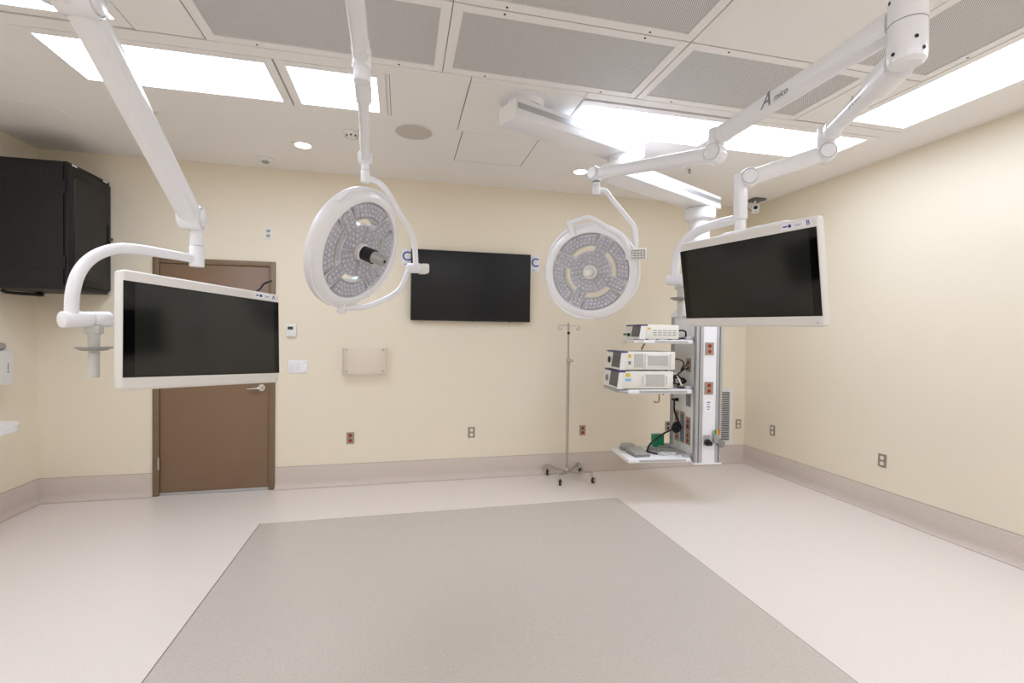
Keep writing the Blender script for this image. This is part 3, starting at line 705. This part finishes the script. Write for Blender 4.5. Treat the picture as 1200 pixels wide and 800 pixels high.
# front connectors
pl = P(MB().box((-.030, -.050, 0), (.030, .040, .010), FX(.105, .590), bev=.003), 'connector_plate', 'grey', bm_)
b = MB(); b.lathe([(.030, .008), (.030, .030), (.024, .034), (.018, .034), (.018, .070), (.001, .070)], (0, -.022, 0), n=24, mtx=FX(.108, .590)); P(b, 'black_connector', 'blackplastic', pl)
b = MB(); b.box((-.022, -.010, 0), (.022, .10, .045), FX(.180, .575), bev=.006); fl = P(b, 'flow_outlet', 'grey', bm_)
for i, (m, x0, x1) in enumerate((('green', -.023, -.008), ('yellow', -.008, .007), ('orange', .007, .023))):
    P(MB().box((x0, .07, .044), (x1, .112, .048), FX(.180, .575)), 'colour_tag', m, fl)
b = MB(); b.lathe([(.034, .01), (.034, .040), (.028, .046), (.014, .046), (.012, .052), (.001, .052)], n=28, mtx=FX(.226, .560)); P(b, 'control_knob', 'grey2', tower)
# shelves
def shelf(z0, z1, ul, v0=.03, v1=.515, handle=False):
    s = P(MB().box((ul, v0, z0), (-.022, v1, z1), TW, bev=.006), 'shelf', 'white', bm_)
    P(MB().box((ul + .10, v0 - .004, z0 + .008), (-.07, v0 + .004, z1 - .008), TW), 'shelf_rail', 'alu', s)
    for v in (v0 + .02, v1 - .06): P(MB().box((-.075, v, z1 - .004), (.012, v + .04, z1 + .03), TW, bev=.004), 'shelf_bracket', 'alu', s)
    if handle:
        h = MB(); h.tube([TW @ V(p) for p in ((ul + .01, v0 + .02, z0 + .02), (ul - .055, v0 + .03, z0 + .022), (ul - .075, v0 + .07, z0 + .022), (ul - .075, v1 - .08, z0 + .022), (ul - .055, v1 - .04, z0 + .022), (ul + .01, v1 - .03, z0 + .02))], .014, smooth=4, n=12); P(h, 'shelf_handle', 'alu', s)
    return s
shelf(.385, .421, -.604); shelf(.995, 1.034, -.614, handle=True); shelf(1.442, 1.474, -.480)
# hook below the middle shelf
P(MB().tube([TW @ V(p) for p in ((-.30, .10, 1.00), (-.30, .10, .925), (-.312, .10, .912), (-.335, .10, .912), (-.345, .10, .925))], .006, smooth=4, n=8), 'hanging_hook', 'brass', bm_)

# consoles (front faces -u)
def console(name, label, u0, u1, v0, v1, z0, z1, kind):
    c0 = TW @ V(((u0 + u1) / 2, (v0 + v1) / 2, z0))
    t = thing('video_console', label, 'console', c0, 'endoscopy consoles on the boom shelves')
    P(MB().box((u0 + .05, v0, z0 + .008), (u1, v1, z1), TW, bev=.004), 'case', 'console', t)
    # sloped front bezel
    h = z1 - z0
    poly = [(u0 + .052, z0 + .006), (u0 + .002, z0 + .006), (u0, z0 + .02), (u0 + .018, z1), (u0 + .052, z1)]
    b = MB(); b.rings([[TW @ V((u, v, z)) for u, z in poly] for v in (v0 - .001, v1)])
    fb = P(b, 'front_bezel', 'white2', t)
    P(MB().box((u0 + .010, v0 - .003, z1 - .010), (u0 + .075, v1, z1 + .003), TW, bev=.002, seg=1), 'indigo_edge', 'purple', fb)
    # front face frame: along v (to camera), up the slope
    sl = V((.018, 0, h - .02)).normalized()
    FA = TW @ frame((u0, v0, z0 + .02), (0, -1, 0), sl, V((0, -1, 0)).cross(sl))
    n_out = V((0, -1, 0)).cross(sl)
    sgn = -1 if n_out.x > 0 else 1
    L = (v1 - v0)
    P(MB().box((-L * .55, .006, -.001), (-.008, h - .030, .003 ), TW @ frame((u0 - .001, v0, z0 + .02), (0, -1, 0), sl, (-1, 0, 0))), 'display_panel', 'paneldark', fb)
    if kind != 'light':
        k = MB(); k.lathe([(.030, 0), (.030, .006), (.022, .008), (.001, .008)], n=24, mtx=TW @ frame((u0 + .006, v0 + L * .78, z0 + h * .5), (0, -1, 0), (0, 0, 1), (-1, 0, 0))); P(k, 'socket', 'blackplastic' if kind == 'upper' else 'grey2', fb)
    else:
        k = MB(); k.lathe([(.016, 0), (.016, .020), (.012, .022), (.001, .022)], n=20, mtx=TW @ frame((u0 + .006, v0 + L * .70, z0 + h * .32), (0, -1, 0), (0, 0, 1), (-1, 0, 0))); P(k, 'socket', 'blackplastic', fb)
        k = MB(); k.lathe([(.010, 0), (.010, .03), (.001, .03)], n=16, mtx=TW @ frame((u0 + .004, v0 + L * .92, z0 + h * .35), (0, -1, 0), (0, 0, 1), (-1, 0, 0))); P(k, 'green_plug', 'green', fb)
    SX = TW @ frame((0, v0, 0), (1, 0, 0), (0, 0, 1), (0, -1, 0))
    def side(n, m, ua, ub, za, zb, th=.0025): return P(MB().box((ua, za, -.001), (ub, zb, th), SX), n, m, t)
    w = u1 - u0
    if kind == 'upper':
        side('vent_panel', 'mesh', u0 + w * .26, u0 + w * .42, z0 + .030, z1 - .020); side('vent_panel', 'mesh', u0 + w * .50, u0 + w * .87, z0 + .045, z1 - .035)
        for f in (.455, .91): side('carry_rail', 'white2', u0 + w * f, u0 + w * f + .018, z0 + .018, z1 - .018, .012)
        side('warning_sticker', 'yellow', u0 + w * .155, u0 + w * .20, z1 - .055, z1 - .022); side('rating_sticker', 'bluepl', u0 + w * .155, u0 + w * .20, z0 + .055, z0 + .085)
    elif kind == 'lower':
        side('vent_panel', 'mesh', u0 + w * .50, u0 + w * .84, z0 + .028, z1 - .028)
        for f in (.455, .87): side('carry_rail', 'white2', u0 + w * f, u0 + w * f + .016, z0 + .045, z1 - .045, .02)
        side('warning_sticker', 'yellow', u0 + w * .15, u0 + w * .225, z1 - .048, z1 - .018); side('blue_sticker', 'skyblue', u0 + w * .14, u0 + w * .24, z0 + .075, z0 + .098)
    else:
        g = MB()
        for i in range(3):
            for j in range(5): g.box((u0 + w * (.34 + j * .125), z0 + .042 + i * .019, -.001), (u0 + w * (.34 + j * .125) + .034, z0 + .047 + i * .019, .0012), SX)
        P(g, 'vent_slots', 'aludark', t)
        side('warning_sticker', 'yellow', u0 + w * .20, u0 + w * .28, z1 - .040, z1 - .024)
    if kind != 'none':
        for u in (u0 + .09, u1 - .06):
            for v in (v0 + .05, v1 - .05): P(MB().cyl(TW @ V((u, v, z0)), TW @ V((u, v, z0 + .010)), .014, n=14), 'rubber_foot', 'rubber', t)
    return t
console('video_console', 'wider white console on the middle shelf, carrying the other console', -.715, -.200, .035, .415, 1.034, 1.196, 'lower')
console('video_console', 'white console stacked on top of another console on the middle shelf', -.695, -.182, .040, .415, 1.200, 1.368, 'upper')
console('video_console', 'small white light source console on the top shelf', -.520, -.155, .035, .385, 1.474, 1.606, 'light')
P(MB().box((-.560, .05, 1.445), (-.40, .36, 1.472), TW, bev=.005), 'front_lip', 'white2', bm_)

# cables behind the consoles
def cord(name, pts, r, label, group=None, m='rubber'):
    pts = [TW @ V(p) for p in pts]
    return solo(MB().tube(pts, r, smooth=6, n=8), name, m, label, 'cable', pts[0], group)
g = 'black cables behind the consoles'
def loop(u, v, z, ru, rz, turns, tail):
    pts = []
    for i in range(int(turns * 10)):
        a = i * 2 * math.pi / 10; q = random.uniform(.8, 1.15); pts.append((u + ru * q * math.cos(a), v + random.uniform(-.05, .05), z + rz * q * math.sin(a)))
    return pts + tail
cord('power_cord', loop(-.105, .15, 1.10, .055, .035, 2.5, [(-.05, .155, 1.20), (-.01, .16, 1.21), (.0, .16, 1.22)]), .0065, 'coiled black cord at the back of the middle shelf, below the red outlet', g)
cord('power_cord', [(-.18, .20, 1.27), (-.12, .15, 1.30), (-.06, .12, 1.27), (-.08, .13, 1.20), (-.02, .16, 1.24), (.0, .16, 1.27)], .006, 'black cord looping from the upper stacked console to the red outlet', g)
cord('power_cord', [(-.19, .12, 1.12), (-.14, .09, 1.16), (-.09, .10, 1.11), (-.12, .11, 1.05), (-.05, .12, 1.047), (-.03, .22, 1.05)], .006, 'black cord lying flat behind the lower stacked console', g)
cord('signal_cable', [(-.19, .22, 1.14), (-.15, .13, 1.17), (-.12, .10, 1.13), (-.10, .09, 1.08), (-.07, .12, 1.055)], .007, 'white cable among the black cords behind the lower console', m='ivory')
cord('power_cord', [(-.155, .16, 1.53), (-.11, .11, 1.56), (-.06, .10, 1.55), (-.05, .12, 1.50), (-.09, .11, 1.49), (-.14, .12, 1.483)], .008, 'black cord behind the small console on the top shelf', g)
cord('power_cord', [(-.31, .40, 1.44), (-.33, .42, 1.40), (-.335, .43, 1.375)], .006, 'short black cord hanging under the top shelf', g)
# coil on tower with lead to the pedals
coil = []
for i in range(61):
    a = i * 2 * math.pi / 10; q = 1 - .011 * i; coil.append((-.062 + .046 * q * math.cos(a), .235 + .012 * math.sin(i * .9), .655 + .048 * q * math.sin(a)))
cord('pedal_cord', [(-.02, .37, .90), (-.03, .35, .80), (-.03, .30, .74)] + coil + [(-.12, .25, .625), (-.20, .26, .580), (-.29, .25, .520), (-.335, .24, .470), (-.34, .24, .432), (-.36, .24, .428)], .0085, 'black cord coiled on the column and trailing to the grey pedals')
cord('pedal_cord', [(-.43, .30, .430), (-.37, .27, .434), (-.33, .25, .430), (-.30, .20, .429), (-.27, .17, .429)], .008, 'short black lead lying between the grey pedals on the lower shelf')

# pedals, green tub and loose grey pieces on the lower shelf
def at(u, v, z=.421): return TW @ V((u, v, z))
def pedal(u, v, rz, label, round_):
    o = at(u, v); X = TW @ Matrix.Translation((u, v, .421)) @ Matrix.Rotation(R(rz), 4, 'Z')
    t = thing('foot_pedal', label, 'foot pedal', o, 'grey foot pedals on the lower shelf')
    if round_:
        P(MB().lathe([(.001, 0), (.075, 0), (.078, .006), (.078, .018), (.070, .026), (.001, .026)], n=36, mtx=X), 'pedal_base', 'grey2', t)
        P(MB().lathe([(.068, .026), (.070, .032), (.070, .046), (.062, .052), (.001, .053)], n=36, mtx=X), 'pedal_plate', 'grey', t)
    else:
        P(MB().box((-.075, -.10, 0), (.075, .10, .022), X, bev=.006), 'pedal_base', 'grey2', t)
        poly = [(-.10, .022), (.06, .050), (.10, .050), (.10, .022)]
        b = MB(); b.rings([[X @ V((x, y, z)) for y, z in poly] for x in (-.066, .066)]); P(b, 'pedal_plate', 'grey', t)
pedal(-.475, .390, 0, 'round grey foot pedal, leftmost on the lower shelf', True)
pedal(-.455, .190, 4, 'square grey foot pedal at the front edge of the lower shelf', False)
t = thing('green_tub', 'green plastic tub on a clear tray at the back of the lower shelf', 'tub', at(-.14, .47))
P(MB().lathe([(.001, 0), (.085, 0), (.095, .012), (.092, .013), (.082, .004), (.001, .004)], at(-.14, .47), n=32), 'tray', 'clearcap', t)
P(MB().box((-.052, -.04, .006), (.052, .04, .125), TW @ Matrix.Translation((-.14, .47, .421)), bev=.010, seg=3), 'tub_body', 'green', t)
def flat(u, v, rz, L, w, label, m, tilt=0):
    o = at(u, v); X = TW @ Matrix.Translation((u, v, .421)) @ Matrix.Rotation(R(rz), 4, 'Z') @ Matrix.Rotation(R(tilt), 4, 'Y')
    t = thing('foot_switch', label, 'foot switch', o, 'loose grey pieces on the lower shelf')
    P(MB().box((-L / 2, -w / 2, 0), (L / 2, w / 2, .022), X, bev=.005), 'switch_base', m, t)
    P(MB().box((-L / 2 + .01, -w / 2 + .012, .020), (L / 2 - L * .35, w / 2 - .012, .036), X, bev=.004), 'switch_key', 'grey2', t)
flat(-.255, .215, -62, .20, .075, 'long pale grey switch bar lying slanted by the square pedal', 'clearcap')
flat(-.165, .185, -40, .15, .050, 'short pale grey switch bar at the middle of the lower shelf', 'clearcap')
flat(-.110, .330, -30, .17, .085, 'pale grey switch piece below the green tub', 'grey')
flat(-.060, .195, -14, .12, .06, 'flat grey switch piece nearest the column on the lower shelf', 'grey')

# ------------------------------------------------------------------ wall television and signs
t = thing('television', 'large black flat television on the back wall', 'television', (.70, D, 2.0))
P(MB().box((.084, 4.832, 1.637), (1.322, 4.872, 2.350), bev=.004), 'cabinet', 'blackplastic', t)
P(MB().box((.092, 4.8305, 1.650), (1.314, 4.836, 2.342)), 'screen', 'tvscreen', t)
P(MB().box((.40, 4.87, 1.85), (1.0, D - .001, 2.15)), 'wall_bracket', 'blackmetal', t)
for x in (.715, 1.10): P(MB().box((x - .012, 4.834, 1.630), (x + .012, 4.845, 1.638)), 'sensor', 'grey2', t)
def sign(x0, x1, z0, z1, label):
    t = thing('letter_sign', label, 'sign', ((x0 + x1) / 2, D, (z0 + z1) / 2), 'white letter C signs beside the television')
    P(MB().box((x0, D - .004, z0), (x1, D, z1)), 'card', 'paper', t)
    X = frame(((x0 + x1) / 2 - .003, D - .0045, (z0 + z1) / 2 + .008), (1, 0, 0), (0, 0, 1), (0, -1, 0))
    text('C', .130, X, 'blue', t, offset=.001)
    P(MB().box((x0 + .025, D - .0052, z0 + .012), (x0 + .045, D - .003, z0 + .020)), 'small_mark', 'blue', t)
sign(-.008, .100, 2.185, 2.355, 'white sign with blue letter C left of the television, behind the light yoke')
sign(1.338, 1.442, 2.178, 2.352, 'white sign with blue letter C right of the television')

# ------------------------------------------------------------------ wall devices on the back wall
BX = lambda x, z, off=0: frame((x, D - off, z), (1, 0, 0), (0, 0, 1), (0, -1, 0))
def wall_outlet(X, m, label, grp):
    t = thing('wall_outlet', label, 'outlet', X.translation.copy(), grp)
    duplex(t, X, m)
    return t
wall_outlet(BX(-.486, .465), 'red', 'red wall outlet under the acrylic holder', 'red outlets on the back wall')
wall_outlet(BX(.719, .478), 'ivory', 'white wall outlet on the back wall under the television', 'white outlets')
wall_outlet(BX(1.955, .456), 'red', 'red wall outlet right of the infusion stand', 'red outlets on the back wall')
wall_outlet(BX(3.946, .464), 'ivory', 'white wall outlet on the back wall beside the louvred grille', 'white outlets')
wall_outlet(BX(3.005, .470), 'dark', 'steel outlet plate on the back wall half behind the boom column', 'white outlets')
RX = lambda y, z: frame((XR, y, z), (0, -1, 0), (0, 0, 1), (-1, 0, 0))
wall_outlet(RX(4.447, .474), 'ivory', 'white wall outlet on the right wall near the corner', 'white outlets')
wall_outlet(RX(3.212, .462), 'ivory', 'white wall outlet on the right wall nearest the camera', 'white outlets')
t = thing('thermostat', 'small white thermostat with dark display right of the door', 'thermostat', (-1.028, D, 1.52))
P(MB().box((-1.076, D - .026, 1.460), (-.982, D, 1.582), bev=.005), 'housing', 'white2', t)
P(MB().box((-1.058, D - .0275, 1.528), (-1.010, D - .024, 1.556)), 'display', 'lcd', t)
t = thing('light_switch', 'wide white light switch plate below the thermostat', 'light switch', (-.971, D, 1.17))
P(MB().box((-1.056, D - .008, 1.110), (-.886, D, 1.235), bev=.003), 'plate', 'paper', t)
for x in (-1.022, -.972): P(MB().box((x - .017, D - .014, 1.135), (x + .017, D - .006, 1.210), bev=.003), 'rocker', 'white2', t)
for x in (-.905,):
    for z in (1.125, 1.215): P(MB().cyl((x, D - .0095, z), (x, D - .006, z), .004, n=10), 'screw', 'grey2', t)
t = thing('wall_plate', 'small white device plate high on the wall above the door', 'wall plate', (-1.232, D, 2.434))
P(MB().box((-1.270, D - .008, 2.376), (-1.196, D, 2.492), bev=.003), 'plate', 'white2', t)
for z in (2.412, 2.456): P(MB().box((-1.250, D - .012, z - .014), (-1.216, D - .006, z + .014), bev=.003), 'socket', 'grey', t)
# acrylic glove holder
t = thing('acrylic_holder', 'clear acrylic glove box holder on the back wall above the red outlet', 'holder', (-.352, D, 1.09))
P(MB().box((-.556, D - .006, 1.094), (-.148, D - .002, 1.358)), 'back_panel', 'acrylic', t)
P(MB().box((-.556, D - .098, 1.094), (-.148, D - .094, 1.336)), 'front_panel', 'acrylic', t)
for x in (-.556, -.152): P(MB().box((x, D - .094, 1.094), (x + .004, D - .006, 1.358)), 'side_panel', 'acrylicedge', t)
P(MB().box((-.552, D - .094, 1.094), (-.152, D - .006, 1.098)), 'bottom_panel', 'acrylicedge', t)
for x in (-.525, -.180):
    for z in (1.125, 1.335): P(MB().cyl((x, D - .010, z), (x, D, z), .007, n=12), 'screw', 'grey2', t)
# louvred return grille
t = thing('air_grille', 'tall white louvred air grille low on the back wall behind the boom column', 'air grille', (3.66, D, .235))
f = MB(); f.box((3.47, D - .014, .225), (3.515, D, .895)); f.box((3.815, D - .014, .225), (3.860, D, .895)); f.box((3.515, D - .014, .225), (3.815, D, .268)); f.box((3.515, D - .014, .852), (3.815, D, .895)); f.box((3.655, D - .013, .268), (3.670, D - .002, .852))
P(f, 'grille_frame', 'white2', t)
P(MB().box((3.515, D - .003, .268), (3.815, D, .852)), 'grille_back', 'aludark', t)
for k in range(22):
    z = .276 + k * .0264
    P(MB().box((3.515, -.012, -.0015), (3.815, .012, .0015), Matrix.Translation((0, D - .010, z)) @ Matrix.Rotation(R(-38), 4, 'X')), 'louvre', 'white2', t)

# ------------------------------------------------------------------ infusion stand
ix, iy = 1.700, 4.680
t = thing('infusion_stand', 'steel infusion stand on four castors before the back wall', 'infusion stand', (ix, iy, 0))
P(MB().cyl((ix, iy, .095), (ix, iy, 1.235), .0145, n=20), 'lower_pole', 'steel', t)
P(MB().cyl((ix, iy, 1.20), (ix, iy, 1.635), .0095, n=16), 'upper_pole', 'steel', t)
c = MB(); c.cyl((ix, iy, 1.195), (ix, iy, 1.265), .020, bev=.004); c.cyl((ix, iy, 1.238), (ix + .045, iy - .03, 1.238), .014, bev=.004); P(c, 'clamp_collar', 'steel', t)
P(MB().cyl((ix, iy, 1.515), (ix, iy, 1.540), .015, n=16), 'black_ring', 'blackplastic', t)
h = MB(); h.tube([(ix - .105, iy, 1.606), (ix, iy, 1.610), (ix + .105, iy, 1.606)], .005, n=10); P(h, 'hook_bar', 'steel', t)
for s in (-1, 1):
    h = MB(); h.tube([(ix + s * .09, iy, 1.607), (ix + s * .108, iy - .01, 1.600), (ix + s * .118, iy - .012, 1.578), (ix + s * .104, iy - .012, 1.560), (ix + s * .086, iy - .01, 1.566), (ix + s * .080, iy - .01, 1.580)], .0045, smooth=4, n=8); P(h, 'hook', 'steel', t)
P(MB().lathe([(.020, .070), (.034, .074), (.034, .088), (.022, .100), (.016, .112)], (ix, iy, 0), n=24), 'base_hub', 'steel', t)
for ex, ey in ((-.175, .170), (-.155, -.195), (.205, .165), (.205, -.185)):
    d = V((ex, ey, 0)); L = d.length; d.normalize()
    leg = MB()
    pts = [(0, .082), (.25, .080), (.55, .088), (.80, .108), (.93, .112), (1.0, .104)]
    s = V((-d.y, d.x, 0)); rings = []
    for f, z in pts:
        p = V((ix, iy, 0)) + d * L * f; w = .017
        rings.append([p + s * a * w + V((0, 0, z + b)) for a, b in ((-1, -.008), (1, -.008), (1, .002), (.6, .006), (-.6, .006), (-1, .002))])
    leg.rings(rings); lg = P(leg, 'base_leg', 'steel', t)
    wc = V((ix + ex, iy + ey, .030)); off = V((.012, -.010, 0)); wd = V((.8, .6, 0)) if ex > 0 else V((.35, .94, 0)); ax = wd.cross(V((0, 0, 1))).normalized()
    wc = wc + off
    b = MB(); b.lathe([(.016, -.011), (.027, -.011), (.030, -.006), (.030, .006), (.027, .011), (.016, .011)], wc, ax, 24, closed_prof=True, cap=False); P(b, 'castor_wheel', 'rubber', lg)
    b = MB(); b.lathe([(.004, -.014), (.017, -.012), (.017, .012), (.004, .014)], wc, ax, 20)
    b.cyl(V((ix + ex, iy + ey, .065)), V((ix + ex, iy + ey, .106)), .012, n=14)
    for sg in (-1, 1): b.beam(V((ix + ex, iy + ey, .068)) + ax * sg * .014, wc + ax * sg * .014, .004, .020)
    b.box((-.016, -.016, -.006), (.016, .016, .006), Matrix.Translation((ix + ex, iy + ey, .068)), bev=.003)
    P(b, 'castor_fork', 'chrome', lg)

# ------------------------------------------------------------------ black wall rack
t = thing('equipment_rack', 'large black wall mounted equipment cabinet in the left corner', 'equipment cabinet', (XL, 4.6, 1.81))
x1, y0, y1, z0, z1 = -2.505, 4.335, 4.880, 1.812, 2.795
P(MB().box((XL, y0, z0), (x1 - .035, y1 - .012, z1), bev=.004), 'cabinet_body', 'blackmetal', t)
d = P(MB().box((x1 - .030, y0 + .004, z0 + .035), (x1, y1, z1 - .030), bev=.004), 'cabinet_door', 'blackmetal', t)
P(MB().box((x1 - .002, y0 + .07, z0 + .10), (x1 + .0025, y1 - .06, z1 - .10), bev=.002, seg=1), 'door_window', 'tvscreen', d)
P(MB().box((x1, y1 - .050, 2.26), (x1 + .010, y1 - .034, 2.42), bev=.003), 'door_latch', 'blackplastic', d)
P(MB().cyl((x1, y1 - .012, 2.300), (x1 + .022, y1 - .012, 2.300), .010, n=14), 'door_lock', 'steel', d)
for z in (2.02, 2.60): P(MB().box((x1 - .035, y0 - .008, z - .05), (x1 - .018, y0 + .008, z + .05), bev=.002), 'door_hinge', 'steel' if False else 'blackplastic', t)
for q0, q1 in ((z0, z0 + .032), (z1 - .026, z1)): P(MB().box((x1 - .034, y0, q0), (x1 - .005, y1 - .012, q1)), 'front_rail', 'blackmetal', t)
for y in (y0 + .05, y1 - .10): P(MB().box((x1 - .006, y, z1 - .016), (x1 - .003, y + .06, z1 - .004)), 'white_tag', 'paper', t)
P(MB().box((x1 - .006, y1 - .035, z0 + .006), (x1 - .003, y1 - .020, z0 + .016)), 'white_tag', 'paper', t)
for zz in (z0 + .085, z1 - .125):
    for bx in (-2.99, -2.76):
        v = MB()
        for k in range(10):
            for q in range(2): v.box((bx + k * .019, y0 - .0012, zz + q * .042 - .018), (bx + k * .019 + .010, y0 + .001, zz + q * .042 + .016))
        P(v, 'vent_slots', 'dark', t)
t2 = MB(); t2.tube([(-2.97, 4.40, 1.80), (-2.95, 4.42, 1.785), (-2.90, 4.60, 1.783), (-2.90, 4.70, 1.787), (-2.92, 4.715, 1.80), (-2.95, 4.72, 1.813)], .013, smooth=4, n=10)
P(t2, 'bottom_pull', 'blackplastic', t)

# ------------------------------------------------------------------ left wall: dispenser and wall-hung counter
t = thing('paper_dispenser', 'white towel dispenser on the left wall at the picture edge', 'dispenser', (XL, 4.24, 1.08))
P(MB().box((XL, 4.08, 1.082), (-2.900, 4.402, 1.343), bev=.006), 'cover', 'white2', t)
P(MB().box((XL, 4.12, 1.343), (-2.915, 4.37, 1.40), bev=.022, seg=3), 'top_housing', 'grey', t)
mk = MB(); mk.box((-2.9005, 4.345, 1.195), (-2.8985, 4.352, 1.245)); mk.cyl((-2.9005, 4.348, 1.180), (-2.8985, 4.348, 1.180), .007, n=10); P(mk, 'label_mark', 'ink', t)
t = thing('wall_counter', 'white rounded counter end on the left wall, cut by the picture edge', 'counter', (XL, 3.70, .80))
pts = [(XL, 3.45), (-2.74, 3.45)] + [(-2.74 + .20 * math.sin(R(7.5 * k)), 3.65 - .20 * math.cos(R(7.5 * k))) for k in range(1, 13)] + [(-2.79 + .25 * math.cos(R(7.5 * k)), 3.83 + .25 * math.sin(R(7.5 * k))) for k in range(0, 13)] + [(XL, 4.08)]
P(MB().prism(pts, .812, .852), 'counter_top', 'white', t)
P(MB().box((XL, 3.45, .60), (-2.95, 3.85, .812), bev=.01), 'wall_support', 'white2', t)

# ------------------------------------------------------------------ security camera on the right
t = thing('security_camera', 'small white security camera on the ceiling bracket in the right corner', 'camera', (3.85, 4.56, H))
P(MB().box((3.775, 4.49, 3.028), (3.925, 4.63, H), bev=.003), 'ceiling_plate', 'aludark', t)
P(MB().tube([(3.83, 4.55, 3.03), (3.83, 4.55, 2.985), (3.815, 4.52, 2.965)], .010, n=10), 'stalk', 'white2', t)
ax = V((-.55, -.83, -.10)).normalized(); sx = ax.cross(V((0, 0, 1))).normalized(); ux = sx.cross(ax)
XC = frame((3.815, 4.53, 2.930), -sx, ux, ax)
b = P(MB().box((-.038, -.050, -.050), (.038, .045, .040), XC, bev=.008), 'camera_body', 'white2', t)
P(MB().lathe([(.021, .036), (.021, .044), (.001, .044)], (0, .012, 0), n=20, mtx=XC), 'camera_lens', 'black', b)
mk = MB(); mk.box((-.018, -.030, .039), (.018, -.026, .041), XC); P(mk, 'camera_mark', 'ink', b)
P(MB().tube([(3.80, 4.57, 3.03), (3.745, 4.55, 2.985), (3.735, 4.54, 2.925), (3.79, 4.53, 2.905)], .004, smooth=5, n=6), 'camera_cable', 'ink', t)

# ------------------------------------------------------------------ added fill lamps out of view, to brighten the room
def area(x, y, sx, sy, power):
    l = bpy.data.lights.new('unseen_fill_lamp', 'AREA'); l.shape = 'RECTANGLE'; l.size = sx; l.size_y = sy; l.energy = power; l.color = (.80, .855, 1)
    o = bpy.data.objects.new('unseen_fill_lamp', l); COL.objects.link(o); o.location = (x, y, H - .02)
for x, y, sx, sy in ((-1.63, .6, .48, 1.1), (3.3, .3, .48, 1.1), (-.4, -1.0, 1.1, .48), (.9, -1.0, 1.1, .48), (2.3, -1.0, 1.1, .48)): area(x, y, sx, sy, 20)

w = bpy.data.worlds.new('world'); SC.world = w; w.use_nodes = True
w.node_tree.nodes['Background'].inputs[0].default_value = (.9, .95, 1, 1); w.node_tree.nodes['Background'].inputs[1].default_value = 0.0

SC.view_settings.view_transform = 'Standard'; SC.view_settings.look = 'None'; SC.view_settings.gamma = 1.0
SC.view_settings.use_curve_mapping = False
SC.view_settings.exposure = 0.14
SC.cycles.use_denoising = True
SC.cycles.max_bounces = 14; SC.cycles.diffuse_bounces = 8; SC.cycles.glossy_bounces = 5; SC.cycles.transparent_max_bounces = 12
for o in list(bpy.data.objects):
    if 'o_' in o: del o['o_']
